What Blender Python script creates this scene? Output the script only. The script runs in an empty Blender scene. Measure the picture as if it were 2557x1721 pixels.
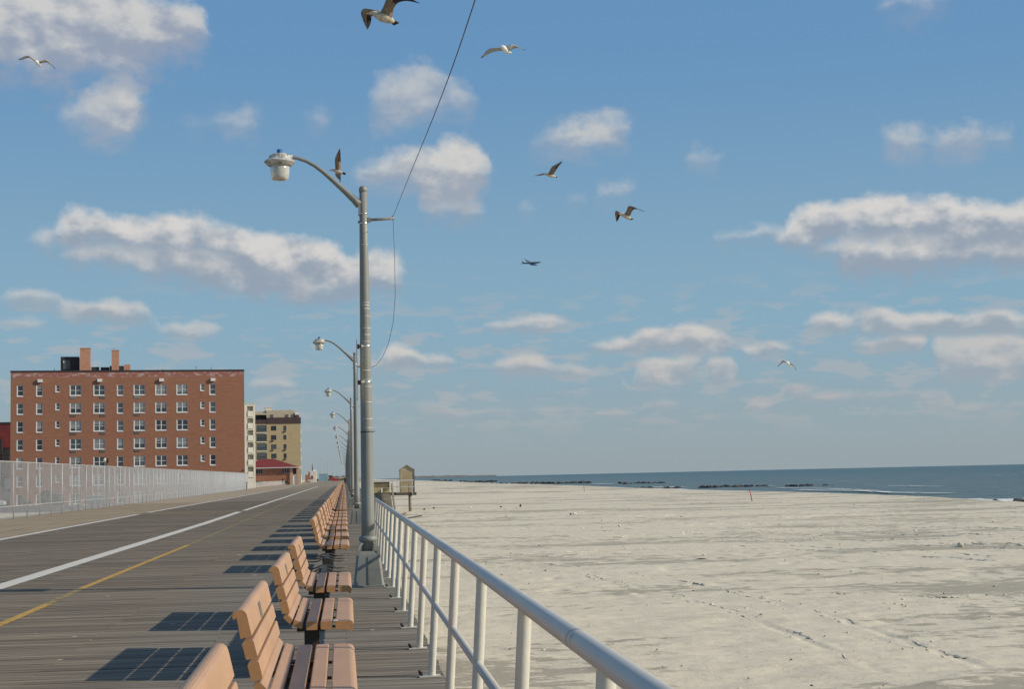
import bpy, math, random
import numpy as np
from mathutils import Vector, Matrix
R = math.radians
random.seed(7); rng = np.random.default_rng(7)
scene = bpy.context.scene
COL = scene.collection

# ------------------------------------------------------------------ camera
cd = bpy.data.cameras.new('camera'); cam = bpy.data.objects.new('camera', cd); COL.objects.link(cam)
cd.sensor_width = 36.0; cd.lens = 3900.0 / 2557.0 * 36.0
cd.clip_start = 0.1; cd.clip_end = 60000
_y, _p, _r = R(6.21), R(4.735), .0226
_F = Vector((math.sin(_y) * math.cos(_p), math.cos(_y) * math.cos(_p), math.sin(_p)))
_R0 = Vector((math.cos(_y), -math.sin(_y), 0)); _U0 = _R0.cross(_F)
_R = math.cos(_r) * _R0 - math.sin(_r) * _U0; _U = math.sin(_r) * _R0 + math.cos(_r) * _U0
cam.matrix_world = Matrix(((_R.x, _U.x, -_F.x, 0), (_R.y, _U.y, -_F.y, 0), (_R.z, _U.z, -_F.z, 1.6), (0, 0, 0, 1)))
scene.camera = cam

# ------------------------------------------------------------------ light, exposure
SUN_EL, SUN_AZ = R(29.5), R(-15)          # sun direction measured from +X, towards the viewer's side
sun_dir = Vector((math.cos(SUN_AZ) * math.cos(SUN_EL), math.sin(SUN_AZ) * math.cos(SUN_EL), math.sin(SUN_EL)))
sl = bpy.data.lights.new('sun', 'SUN'); sl.energy = 4.1; sl.angle = R(.53); sl.color = (1.0, .89, .72)
sun = bpy.data.objects.new('sun', sl); COL.objects.link(sun)
sun.rotation_euler = (-sun_dir).to_track_quat('-Z', 'Y').to_euler(); sun.location = (20, -20, 30)
vs = scene.view_settings; vs.view_transform = 'Standard'; vs.look = 'None'; vs.exposure = 0.0; vs.gamma = 1; vs.use_curve_mapping = False
scene.cycles.max_bounces = 6; scene.cycles.transparent_max_bounces = 16
scene.cycles.use_denoising = True

BIRDS={'big': {'loc': [0.74, 29.46, 10.45], 'body': [[-0.209, -0.009, 0.016, 0.005], [-0.159, -0.005, 0.023, 0.014], [-0.113, -0.001, 0.037, 0.026], [-0.063, 0.004, 0.039, 0.047], [0.0, 0.0, 0.0, 0.064], [0.083, 0.013, -0.026, 0.094], [0.182, 0.035, -0.05, 0.094], [0.273, 0.058, -0.089, 0.064], [0.334, 0.074, -0.115, 0.021]], 'wings': [[[0.071, 0.086, 0.081, 0.139, 0.118, -0.026], [-0.084, 0.247, 0.178, 0.007, 0.276, 0.075], [-0.234, 0.359, 0.233, -0.09, 0.386, 0.084], [-0.295, 0.42, 0.186, -0.098, 0.442, 0.037], [-0.284, 0.447, 0.092, -0.114, 0.469, -0.026], [-0.236, 0.472, -0.026, -0.142, 0.497, -0.088], [-0.18, 0.485, -0.141, -0.17, 0.515, -0.142]], [[0.076, -0.033, 0.06, 0.294, -0.017, -0.064], [0.128, -0.127, 0.141, 0.308, -0.109, 0.055], [0.179, -0.242, 0.245, 0.351, -0.22, 0.122], [0.222, -0.352, 0.296, 0.416, -0.33, 0.151], [0.369, -0.447, 0.275, 0.547, -0.425, 0.149], [0.575, -0.503, 0.196, 0.679, -0.477, 0.116], [0.795, -0.547, 0.074, 0.808, -0.518, 0.071]]], 'tail': [[0.289, 0.054, -0.059, 0.258, 0.083, -0.121], [0.38, 0.068, -0.096, 0.296, 0.102, -0.154], [0.44, 0.084, -0.126, 0.334, 0.119, -0.168]]}, 'glide': {'loc': [5.07, 46.81, 14.63], 'body': [[-0.139, -0.11, 0.048, 0.007], [-0.111, -0.093, 0.048, 0.034], [-0.074, -0.066, 0.043, 0.066], [0.0, 0.0, 0.0, 0.078], [0.08, 0.075, -0.041, 0.073], [0.161, 0.149, -0.064, 0.034]], 'wings': [[[-0.048, 0.002, 0.037, 0.014, 0.035, -0.077], [-0.205, 0.018, 0.046, -0.106, 0.046, -0.05], [-0.396, 0.059, 0.046, -0.298, 0.088, -0.06], [-0.552, 0.113, -0.034, -0.453, 0.139, -0.106], [-0.647, 0.163, -0.145, -0.585, 0.189, -0.175], [-0.722, 0.199, -0.235, -0.705, 0.227, -0.235]], [[0.0, -0.003, 0.036, 0.123, 0.024, -0.079], [0.11, -0.02, 0.094, 0.233, 0.006, -0.014], [0.229, -0.017, 0.151, 0.332, 0.012, 0.03], [0.417, -0.001, 0.077, 0.457, 0.027, 0.043], [0.553, 0.018, 0.026, 0.568, 0.049, 0.005], [0.647, 0.032, -0.019, 0.65, 0.062, -0.02]]], 'tail': [[0.135, 0.128, -0.013, 0.064, 0.162, -0.091], [0.261, 0.278, -0.038, 0.117, 0.317, -0.083]]}, 'post': {'loc': [-0.16, 54.63, 12.38], 'body': [[-0.233, 0.025, 0.002, 0.005], [-0.188, 0.019, 0.022, 0.013], [-0.143, 0.013, 0.032, 0.025], [-0.089, 0.007, 0.029, 0.049], [0.0, 0.0, 0.0, 0.068], [0.107, -0.009, -0.033, 0.068], [0.178, -0.015, -0.058, 0.043], [0.231, -0.018, -0.081, 0.025]], 'wings': [[[-0.008, -0.022, 0.029, 0.188, -0.01, -0.006], [-0.019, -0.112, 0.156, 0.184, -0.101, 0.122], [-0.025, -0.225, 0.315, 0.186, -0.212, 0.245], [0.004, -0.32, 0.441, 0.181, -0.301, 0.354], [0.063, -0.406, 0.55, 0.179, -0.384, 0.5], [0.114, -0.469, 0.636, 0.174, -0.442, 0.597], [0.15, -0.498, 0.69, 0.159, -0.468, 0.685]], [[-0.01, 0.056, -0.056, 0.192, 0.064, -0.046], [-0.017, 0.163, -0.118, 0.177, 0.172, -0.116], [0.041, 0.264, -0.19, 0.172, 0.279, -0.187], [0.121, 0.312, -0.272, 0.171, 0.337, -0.267], [0.152, 0.366, -0.353, 0.159, 0.396, -0.352]]], 'tail': [[0.196, -0.018, -0.04, 0.195, 0.007, -0.103], [0.285, -0.007, -0.051, 0.275, 0.021, -0.128], [0.353, -0.002, -0.077, 0.341, 0.025, -0.145]]}, 'rise': {'loc': [7.68, 56.79, 12.64], 'body': [[-0.188, -0.061, 0.011, 0.009], [-0.157, -0.045, 0.017, 0.023], [-0.104, -0.031, 0.026, 0.04], [0.0, 0.0, 0.0, 0.057], [0.118, 0.029, -0.023, 0.065], [0.222, 0.06, -0.041, 0.043], [0.281, 0.075, -0.052, 0.023]], 'wings': [[[-0.035, 0.05, 0.047, 0.024, 0.078, -0.005], [-0.164, 0.163, 0.075, -0.09, 0.189, 0.034], [-0.279, 0.276, 0.075, -0.219, 0.303, 0.045], [-0.366, 0.388, 0.067, -0.334, 0.416, 0.053], [-0.46, 0.499, 0.066, -0.45, 0.528, 0.066]], [[-0.011, -0.022, 0.033, 0.185, -0.01, -0.002], [0.06, -0.122, 0.177, 0.226, -0.102, 0.075], [0.119, -0.237, 0.269, 0.291, -0.218, 0.173], [0.247, -0.357, 0.323, 0.349, -0.332, 0.264], [0.349, -0.452, 0.369, 0.417, -0.426, 0.332], [0.454, -0.508, 0.415, 0.469, -0.479, 0.41]]], 'tail': [[0.239, 0.077, -0.023, 0.227, 0.102, -0.067], [0.352, 0.107, -0.046, 0.318, 0.134, -0.081]]}, 'flap': {'loc': [10.79, 58.57, 11.42], 'body': [[-0.193, -0.081, 0.017, 0.009], [-0.158, -0.056, 0.03, 0.026], [-0.094, -0.033, 0.039, 0.05], [0.0, 0.0, 0.0, 0.079], [0.107, 0.023, -0.047, 0.088], [0.214, 0.046, -0.103, 0.071], [0.294, 0.08, -0.128, 0.035]], 'wings': [[[-0.005, 0.046, 0.061, 0.043, 0.08, -0.052], [-0.124, 0.125, 0.12, -0.061, 0.158, 0.006], [-0.241, 0.211, 0.204, -0.091, 0.242, 0.005], [-0.272, 0.281, 0.132, -0.105, 0.308, -0.043], [-0.256, 0.331, -0.009, -0.134, 0.357, -0.11], [-0.204, 0.382, -0.198, -0.187, 0.411, -0.202]], [[0.026, -0.025, 0.025, 0.25, -0.011, -0.069], [0.101, -0.123, 0.136, 0.28, -0.104, 0.035], [0.152, -0.243, 0.29, 0.351, -0.223, 0.162], [0.285, -0.357, 0.273, 0.479, -0.338, 0.166], [0.502, -0.451, 0.158, 0.579, -0.425, 0.109], [0.737, -0.508, 0.044, 0.754, -0.478, 0.031]]], 'tail': [[0.262, 0.059, -0.086, 0.235, 0.09, -0.171], [0.428, 0.107, -0.145, 0.305, 0.143, -0.18]]}, 'soar': {'loc': [-9.97, 52.4, 15.6], 'body': [[-0.05, -0.119, 0.043, 0.007], [-0.037, -0.1, 0.037, 0.032], [-0.018, -0.05, 0.021, 0.057], [0.0, 0.0, 0.0, 0.064], [0.022, 0.06, -0.025, 0.05], [0.044, 0.119, -0.038, 0.03]], 'wings': [[[-0.067, 0.001, 0.076, -0.04, 0.034, 0.003], [-0.18, 0.005, 0.169, -0.153, 0.038, 0.103], [-0.314, 0.034, 0.25, -0.281, 0.065, 0.187], [-0.451, 0.08, 0.235, -0.406, 0.11, 0.179], [-0.56, 0.125, 0.197, -0.521, 0.155, 0.15], [-0.653, 0.159, 0.159, -0.651, 0.189, 0.158]], [[0.023, -0.007, 0.051, 0.028, 0.029, -0.021], [0.149, -0.023, 0.082, 0.165, 0.012, 0.004], [0.26, -0.018, 0.124, 0.281, 0.018, 0.024], [0.378, 0.005, 0.05, 0.366, 0.041, 0.001], [0.474, 0.033, -0.047, 0.459, 0.067, -0.073], [0.573, 0.054, -0.186, 0.56, 0.086, -0.185]]], 'tail': [[0.041, 0.137, -0.004, -0.009, 0.166, -0.043], [0.084, 0.295, -0.02, 0.006, 0.325, -0.034]]}, 'low': {'loc': [26.95, 92.43, 7.89], 'body': [[-0.186, -0.192, 0.125, 0.013], [-0.145, -0.144, 0.096, 0.046], [-0.076, -0.047, 0.061, 0.079], [0.0, 0.0, 0.0, 0.079], [0.1, 0.096, -0.068, 0.054], [0.16, 0.144, -0.118, 0.038]], 'wings': [[[-0.092, 0.001, 0.106, -0.044, 0.037, -0.018], [-0.237, 0.011, 0.172, -0.188, 0.045, 0.069], [-0.329, 0.058, 0.223, -0.301, 0.095, 0.106], [-0.417, 0.135, 0.131, -0.379, 0.169, 0.039], [-0.509, 0.206, 0.012, -0.47, 0.236, -0.039], [-0.623, 0.282, -0.149, -0.594, 0.31, -0.158]], [[-0.009, -0.005, 0.073, 0.06, 0.029, -0.062], [0.116, -0.02, 0.091, 0.163, 0.02, -0.085], [0.22, 0.012, 0.05, 0.268, 0.048, -0.084], [0.329, 0.07, -0.063, 0.357, 0.106, -0.166], [0.425, 0.122, -0.197, 0.433, 0.157, -0.268], [0.551, 0.177, -0.416, 0.549, 0.208, -0.424]]], 'tail': [[0.146, 0.14, -0.055, 0.077, 0.176, -0.156], [0.281, 0.285, -0.152, 0.182, 0.319, -0.19]]}, 'plane': {'loc': [422.1, 3447.6, 471.7], 'body': [[22.5, -2.5, 1.0, 0.4], [19.8, -1.2, 1.1, 1.4], [10.7, 2.8, 1.0, 2.1], [-0.7, 8.1, 1.1, 2.2], [-11.4, 13.2, 1.4, 1.6], [-17.9, 17.0, 1.1, 0.6]], 'wings': [[[7.3, 3.2, 0.2, -4.9, 9.5, 0.8], [8.8, -0.7, -2.8, -0.4, 4.4, -4.1], [13.2, -15.0, -6.5, 8.7, -12.4, -7.5]], [[3.2, 11.5, 2.8, -4.3, 14.4, 2.5], [-5.6, 24.0, 9.8, -8.0, 26.4, 8.7], [-11.3, 34.3, 15.1, -11.4, 36.4, 14.4]], [[-14.0, 13.5, 1.4, -18.0, 16.0, 1.5], [-20.6, 4.4, -1.8, -22.6, 5.6, -2.0]]], 'fin': [[-12.3, 13.3, 1.9, -17.2, 15.8, 1.8], [-17.5, 15.5, 6.1, -19.1, 16.7, 5.9]]}}
CLOUDS=[
(14.075,17.795,"469,469,0;469,469,0;570,368,136;676,116,450;739,86,668;784,66,814;818,51,906;844,39,958;863,30,985;877,24,995;886,19,999;890,15,999;890,14,999;884,13,998;896,15,994;927,18,980;949,23,969;966,29,990;977,38,997;984,49,999;986,63,999;983,83,999;975,102,996;962,100,986;944,102,960;919,106,968;886,114,993;842,125,999;813,141,999;809,164,998;798,204,991;793,273,959;804,294,899;801,311,898;783,325,879;745,353,773;676,371,665;537,412,309;475,475,0;475,475,0;475,475,0;475,475,0;475,475,0;475,475,0;475,475,0;475,475,0;475,475,0;475,475,0;475,475,0;475,475,0;475,475,0;475,475,0;475,475,0;475,475,0;475,475,0;475,475,0;475,475,0;475,475,0;475,475,0;475,475,0;475,475,0;475,475,0;475,475,0;475,475,0;475,475,0;475,475,0;475,475,0;475,475,0;475,475,0;475,475,0;475,475,0;475,475,0;475,475,0;475,475,0;475,475,0;475,475,0;475,475,0;475,475,0;475,475,0;475,475,0;475,475,0;475,475,0;475,475,0;475,475,0;475,475,0;475,475,0;475,475,0;558,558,0;558,558,0;558,558,0;558,558,0;558,558,0;558,558,0;558,558,0;558,558,0;558,558,0;558,558,0;558,558,0;558,558,0;558,558,0;558,558,0;558,558,0;558,558,0;558,558,0;558,558,0;558,558,0;558,558,0;558,558,0;558,558,0;558,558,0;558,558,0;558,558,0;558,558,0;558,558,0;558,558,0;558,558,0;558,558,0;558,558,0;558,558,0;558,558,0;558,558,0;558,558,0;558,558,0;558,558,0;558,558,0;558,558,0;558,558,0;558,558,0;558,558,0;558,558,0;558,558,0;558,558,0;558,558,0;558,558,0;558,558,0;558,558,0;594,521,160;615,505,305;628,497,372;635,491,395;639,488,400;640,487,400;638,489,399;633,492,390;624,499,356;610,509,267;582,530,86;556,556,0;556,556,0;556,556,0;556,556,0;556,556,0;556,556,0;556,556,0;556,556,0;556,556,0;556,556,0;556,556,0;556,556,0;556,556,0;556,556,0;556,556,0;556,556,0;556,556,0;556,556,0"),
(10.822,14.949,"481,481,0;481,481,0;481,481,0;481,481,0;481,481,0;481,481,0;481,481,0;481,481,0;481,481,0;481,481,0;481,481,0;481,481,0;481,481,0;481,481,0;481,481,0;481,481,0;532,428,173;574,397,386;594,382,444;685,356,452;722,332,657;743,322,732;754,317,748;757,318,749;773,325,749;798,339,799;795,384,797;763,472,711;669,542,189;605,605,0;605,605,0;455,455,0;455,455,0;471,439,34;497,419,137;504,414,150;503,414,149;493,423,124;519,433,176;552,408,383;568,397,442;575,392,450;574,392,450;565,399,435;546,413,351;503,445,88;475,475,0;475,475,0;475,475,0;530,530,0;530,530,0;561,500,117;597,473,296;600,471,299;574,491,192;532,532,0;532,532,0;532,532,0;636,636,0;636,636,0;636,636,0;809,464,331;849,447,477;875,438,579;892,434,627;911,435,645;956,441,649;978,454,649;987,476,649;984,554,644;970,563,623;940,577,569;871,572,480;802,562,500;792,562,500;779,573,476;745,598,320;672,672,0;672,672,0;672,672,0;672,672,0;288,288,0;288,288,0;288,288,0;328,247,246;344,235,338;390,230,350;416,231,521;433,236,650;444,242,715;452,236,741;457,233,748;459,231,749;458,232,749;478,234,747;494,238,734;500,245,696;498,255,648;488,269,623;465,294,490;412,353,98;382,382,0;382,382,0;382,382,0;382,382,0;113,113,0;113,113,0;113,113,0;160,67,333;173,57,398;175,56,400;167,61,380;144,79,197;111,111,0;111,111,0;111,111,0;111,111,0;111,111,0;111,111,0;111,111,0;111,111,0;111,111,0;111,111,0;111,111,0;111,111,0;134,134,0;134,134,0;134,134,0;134,134,0;134,134,0;134,134,0;134,134,0;134,134,0;134,134,0;134,134,0;134,134,0;203,64,446;229,45,616;240,36,648;243,35,649;236,40,640;217,53,554;178,83,240;160,46,369;184,28,571;198,18,638;204,13,649;205,12,649;200,16,643;189,24,598;168,40,442;122,66,310;134,57,400;123,66,322;94,94,0;94,94,0;94,94,0;94,94,0;94,94,0;94,94,0;94,94,0;94,94,0;94,94,0;94,94,0;94,94,0"),
(6.842,9.721,"604,604,0;604,604,0;604,604,0;604,604,0;604,604,0;604,604,0;604,604,0;604,604,0;604,604,0;604,604,0;604,604,0;604,604,0;671,538,224;712,507,424;733,492,489;753,485,500;896,484,560;945,490,782;971,502,843;982,527,849;978,562,848;961,528,825;925,505,840;872,490,915;886,479,942;894,473,949;897,471,949;894,473,948;886,480,941;906,475,968;920,465,992;928,458,998;931,456,999;930,457,999;923,449,995;911,426,978;893,411,978;867,402,997;830,398,999;827,361,999;820,260,995;806,215,970;784,186,897;750,166,967;707,152,993;717,145,999;720,143,999;717,145,999;706,140,992;688,121,983;660,110,998;637,106,999;633,89,998;619,54,986;595,33,932;555,22,897;491,17,899;422,20,898;410,29,884;387,46,816;348,76,622;272,132,199;202,202,0;202,202,0;202,202,0;202,202,0;202,202,0;202,202,0;202,202,0;202,202,0;202,202,0;202,202,0;202,202,0;202,202,0;202,202,0;202,202,0;202,202,0;202,202,0;202,202,0;202,202,0;202,202,0;202,202,0;202,202,0;202,202,0;202,202,0;202,202,0;498,498,0;498,498,0;498,498,0;498,498,0;498,498,0;498,498,0;498,498,0;498,498,0;498,498,0;498,498,0;498,498,0;498,498,0;498,498,0;498,498,0;498,498,0;498,498,0;498,498,0;498,498,0;498,498,0;498,498,0;498,498,0;498,498,0;498,498,0;498,498,0;504,492,7;549,458,275;563,447,344;568,444,350;565,445,348;555,453,311;624,473,365;649,474,487;658,467,500;655,469,499;640,413,455;604,373,639;744,353,769;819,342,797;862,339,810;888,343,880;903,355,897;908,377,899;905,423,898;893,444,888;875,461,837;912,433,871;937,414,928;953,403,946;961,397,949;962,396,949;955,401,947;941,412,933;918,429,886;883,408,836;878,385,919;897,371,945;906,364,949;906,364,949;897,371,946;879,331,921;849,291,842;803,266,927;780,253,947;787,248,949;782,251,948;766,263,933;736,277,882;765,255,941;778,245,949;777,246,949;761,258,936;727,284,856;667,329,608;518,440,41;480,480,0;480,480,0;480,480,0;480,480,0;480,480,0"),
(6.457,10.099,"457,457,0;457,457,0;457,457,0;457,457,0;457,457,0;457,457,0;457,457,0;457,457,0;457,457,0;457,457,0;457,457,0;457,457,0;457,457,0;457,457,0;457,457,0;457,457,0;457,457,0;510,402,314;536,383,542;552,370,666;563,362,724;571,356,744;575,353,749;576,349,749;574,316,748;570,297,742;562,284,736;550,274,819;532,267,865;531,262,888;536,258,897;539,255,899;540,255,899;540,243,899;537,220,898;533,204,891;526,191,873;517,182,887;504,175,923;489,169,940;493,165,947;496,123,949;497,93,949;497,72,949;494,56,948;490,44,943;483,34,930;474,26,931;462,21,943;447,17,948;434,15,949;435,14,949;434,14,949;431,17,948;426,21,944;419,26,932;409,34,908;396,43,864;422,55,835;441,71,889;451,84,899;452,83,899;445,88,895;430,100,861;402,120,743;356,155,453;256,256,0;877,877,0;919,836,157;951,811,371;969,798,464;980,790,495;985,787,500;985,786,500;981,789,497;972,796,476;957,808,402;929,828,224;879,879,0;879,879,0;879,879,0;879,879,0;879,879,0;879,879,0;879,879,0;879,879,0;879,879,0;879,879,0;879,879,0;879,879,0;879,879,0;879,879,0;879,879,0;879,879,0;879,879,0;879,879,0;879,879,0;879,879,0;879,879,0;879,879,0;879,879,0;879,879,0;328,328,0;328,328,0;328,328,0;328,328,0;328,328,0;328,328,0;328,328,0;328,328,0;328,328,0;328,328,0;328,328,0;328,328,0;328,328,0;328,328,0;328,328,0;328,328,0;328,328,0;328,328,0;328,328,0;328,328,0;328,328,0;328,328,0;328,328,0;328,328,0;385,271,318;413,249,568;431,236,706;444,227,770;451,140,793;456,128,799;457,120,799;456,115,799;454,111,792;470,109,837;481,107,878;489,107,894;494,107,898;497,108,899;496,109,899;493,112,898;487,116,890;480,122,866;492,130,888;499,137,897;502,134,899;502,134,899;500,137,898;493,142,890;481,134,863;465,116,860;470,105,893;478,99,899;479,98,899;473,102,896;461,112,875;439,128,800;406,153,618;347,197,257;272,272,0;272,272,0;272,272,0;272,272,0;272,272,0"),
(3.814,6.913,"851,851,0;851,851,0;851,851,0;851,851,0;851,851,0;851,851,0;851,851,0;851,851,0;901,801,153;945,768,387;967,751,477;979,743,498;983,740,500;980,742,499;969,750,483;949,703,409;911,613,393;816,596,573;833,591,682;844,595,730;851,610,746;855,610,749;855,609,749;853,603,748;847,587,738;837,580,704;824,581,620;811,591,573;783,613,433;695,488,19;560,451,335;579,437,483;591,428,536;597,423,548;605,422,549;632,424,548;632,429,533;606,438,473;557,454,311;505,505,0;505,505,0;505,505,0;505,505,0;505,505,0;505,505,0;505,505,0;505,505,0;505,505,0;505,505,0;505,505,0;68,68,0;68,68,0;68,68,0;68,68,0;68,68,0;68,68,0;68,68,0;68,68,0;68,68,0;68,68,0;108,28,315;122,18,397;258,16,489;298,22,810;312,40,849;310,79,847;289,58,757;232,48,625;186,43,648;187,42,649;184,44,645;175,51,603;159,63,439;114,97,16;105,105,0;105,105,0;499,499,0;546,451,307;566,436,496;579,427,592;587,420,634;592,416,647;595,415,649;595,414,649;601,416,647;610,420,649;609,427,648;599,436,614;574,451,394;512,512,0;512,512,0;244,244,0;262,226,77;296,201,454;313,188,659;323,180,756;330,175,791;334,172,799;344,172,799;391,173,798;417,176,789;435,181,817;448,184,873;456,178,894;461,174,899;462,173,899;461,174,899;456,178,894;448,148,875;436,124,834;419,116,849;393,121,843;353,141,723;281,195,162;238,238,0;204,73,505;222,60,627;230,53,648;231,52,649;226,57,640;211,67,566;182,89,302;136,136,0;427,427,0;495,360,449;523,338,682;538,326,743;544,322,749;541,324,748;530,332,719;508,349,573;533,386,403;569,309,680;585,292,744;591,280,749;586,271,745;570,265,717;536,260,739;479,257,747;482,255,749;483,254,749;482,255,749;480,256,747;476,259,740;469,248,721;461,231,680;450,219,712;459,212,742;465,207,748;467,206,749;465,207,749;460,211,743;450,218,716;435,229,642;413,246,486;374,275,201;325,325,0;325,325,0;325,325,0;325,325,0;325,325,0;325,325,0;325,325,0;325,325,0;325,325,0"),
(2.778,7.031,"681,681,0;681,681,0;681,681,0;681,681,0;681,681,0;681,681,0;681,681,0;681,681,0;681,681,0;706,655,149;724,642,281;731,637,300;731,637,300;724,642,280;706,655,148;681,681,0;681,681,0;681,681,0;681,681,0;681,681,0;681,681,0;681,681,0;681,681,0;681,681,0;681,681,0;681,681,0;681,681,0;681,681,0;681,681,0;138,138,0;138,138,0;138,138,0;138,138,0;138,138,0;138,138,0;138,138,0;138,138,0;138,138,0;138,138,0;138,138,0;138,138,0;138,138,0;138,138,0;166,111,294;179,101,465;185,96,499;187,95,500;183,97,493;175,104,418;154,119,135;137,137,0;137,137,0;974,974,0;981,967,35;987,963,80;975,975,0;975,975,0;975,975,0;975,975,0;975,975,0;975,975,0;975,975,0;975,975,0;975,975,0;975,975,0;975,975,0;975,975,0;259,259,0;259,259,0;259,259,0;259,259,0;259,259,0;259,259,0;259,259,0;259,259,0;259,259,0;259,259,0;259,259,0;296,222,217;324,201,497;340,189,611;348,183,645;352,180,649;352,181,649;347,184,641;337,171,593;319,163,447;283,158,398;276,157,400;275,158,400;270,154,389;261,149,338;244,147,250;212,146,250;210,148,247;205,152,217;178,178,0;98,51,289;75,75,0;283,49,305;296,52,543;304,58,629;310,62,648;314,61,649;316,63,647;318,66,622;318,74,518;318,87,400;317,227,399;272,272,0;312,52,488;307,46,546;300,44,549;290,47,539;168,168,0;168,168,0;168,168,0;168,168,0;168,168,0;168,168,0;168,168,0;168,168,0;351,351,0;351,351,0;351,351,0;351,351,0;351,351,0;351,351,0;351,351,0;351,351,0;369,334,87;389,318,310;401,310,451;409,304,532;414,300,574;418,297,592;421,295,598;422,294,599;422,294,599;421,295,598;419,297,593;358,358,0;409,27,535;401,21,478;397,17,552;403,16,585;407,17,597;409,20,599;410,23,599;408,17,633;405,13,648;400,12,649;392,13,648;380,16,637;362,22,586;192,192,0;99,51,144;75,75,0;75,75,0;75,75,0;75,75,0;75,75,0;75,75,0;75,75,0;75,75,0"),
(1.729,3.077,"604,604,0;604,604,0;604,604,0;604,604,0;604,604,0;604,604,0;604,604,0;604,604,0;604,604,0;604,604,0;604,604,0;604,604,0;604,604,0;604,604,0;604,604,0;604,604,0;604,604,0;604,604,0;604,604,0;604,604,0;604,604,0;604,604,0;604,604,0;604,604,0;604,604,0;604,604,0;604,604,0;604,604,0;604,604,0;604,604,0;604,604,0;604,604,0;604,604,0;604,604,0;604,604,0;604,604,0;604,604,0;604,604,0;604,604,0;604,604,0;604,604,0;604,604,0;604,604,0;604,604,0;604,604,0;604,604,0;604,604,0;604,604,0;604,604,0;604,604,0;604,604,0;604,604,0;604,604,0;604,604,0;604,604,0;604,604,0;604,604,0;604,604,0;604,604,0;604,604,0;604,604,0;604,604,0;604,604,0;604,604,0;647,561,75;681,535,169;697,523,196;704,224,200;704,201,266;696,188,295;678,182,300;638,181,300;424,186,297;410,197,276;406,217,205;447,263,152;465,315,192;473,309,200;474,308,200;469,312,198;456,321,176;430,342,96;386,386,0;430,384,28;476,349,164;493,336,197;499,332,200;495,335,199;481,346,176;445,372,68;409,409,0;409,409,0;251,251,0;313,189,239;339,170,337;349,163,350;348,163,350;335,173,329;306,195,200;250,250,0;535,383,275;558,365,344;566,359,350;562,362,348;545,375,312;502,407,134;455,455,0;139,54,108;153,43,143;160,38,150;161,37,150;157,40,148;148,47,132;127,63,70;95,95,0;493,283,382;520,263,448;525,259,450;510,270,433;391,391,0;959,720,448;962,718,450;940,494,407;864,469,221;674,453,272;687,443,293;695,437,299;699,435,300;699,435,300;694,438,299;685,445,291;671,456,265;649,472,208;650,475,234;657,469,246;662,466,249;665,464,250;665,464,250;663,465,250;659,468,247;652,119,238;642,94,216;627,80,217;604,71,241;259,65,249;262,63,250;263,63,250;259,65,249;253,70,243;241,79,221;223,92,169;192,116,67;154,154,0;154,154,0;154,154,0;154,154,0;154,154,0;154,154,0;154,154,0;154,154,0;154,154,0;154,154,0;154,154,0;154,154,0;154,154,0"),
(9.464,12.386,"523,523,0;523,523,0;523,523,0;523,523,0;523,523,0;523,523,0;523,523,0;523,523,0;523,523,0;523,523,0;523,523,0;523,523,0;523,523,0;523,523,0;523,523,0;523,523,0;523,523,0;523,523,0;523,523,0;523,523,0;523,523,0;523,523,0;523,523,0;523,523,0;523,523,0;523,523,0;523,523,0;523,523,0;523,523,0;523,523,0;523,523,0;523,523,0;523,523,0;523,523,0;523,523,0;523,523,0;523,523,0;523,523,0;523,523,0;523,523,0;523,523,0;523,523,0;523,523,0;523,523,0;523,523,0;523,523,0;523,523,0;523,523,0;523,523,0;523,523,0;523,523,0;523,523,0;523,523,0;523,523,0;523,523,0;523,523,0;523,523,0;523,523,0;579,468,163;632,428,457;661,407,591;678,394,639;686,387,649;717,386,649;761,389,653;789,397,752;807,404,789;817,396,798;820,197,799;818,158,799;808,137,791;889,126,758;946,123,797;974,127,846;982,140,849;972,164,845;942,211,799;881,327,771;719,386,516;552,552,0;552,552,0;72,72,0;72,72,0;114,31,170;132,17,220;101,40,108;71,71,0;71,71,0;152,152,0;152,152,0;211,93,190;219,87,200;193,106,133;150,150,0;310,212,238;337,192,383;346,185,400;344,186,399;330,197,357;291,226,119;259,259,0;259,259,0;259,259,0;259,259,0;259,259,0;259,259,0;259,259,0;259,259,0;259,259,0;259,259,0;259,259,0;259,259,0;259,259,0;259,259,0;259,259,0;259,259,0;259,259,0;259,259,0;259,259,0;259,259,0;259,259,0;259,259,0;259,259,0;259,259,0;259,259,0;259,259,0;259,259,0;259,259,0;259,259,0;259,259,0;259,259,0;259,259,0;259,259,0;259,259,0;259,259,0;259,259,0;259,259,0;259,259,0;259,259,0;259,259,0;259,259,0;259,259,0;259,259,0;259,259,0;259,259,0;259,259,0;259,259,0;259,259,0;259,259,0;259,259,0;259,259,0;259,259,0;259,259,0;259,259,0;259,259,0;259,259,0;259,259,0;259,259,0;259,259,0;259,259,0;259,259,0;259,259,0;259,259,0;259,259,0;259,259,0"),
]


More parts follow.
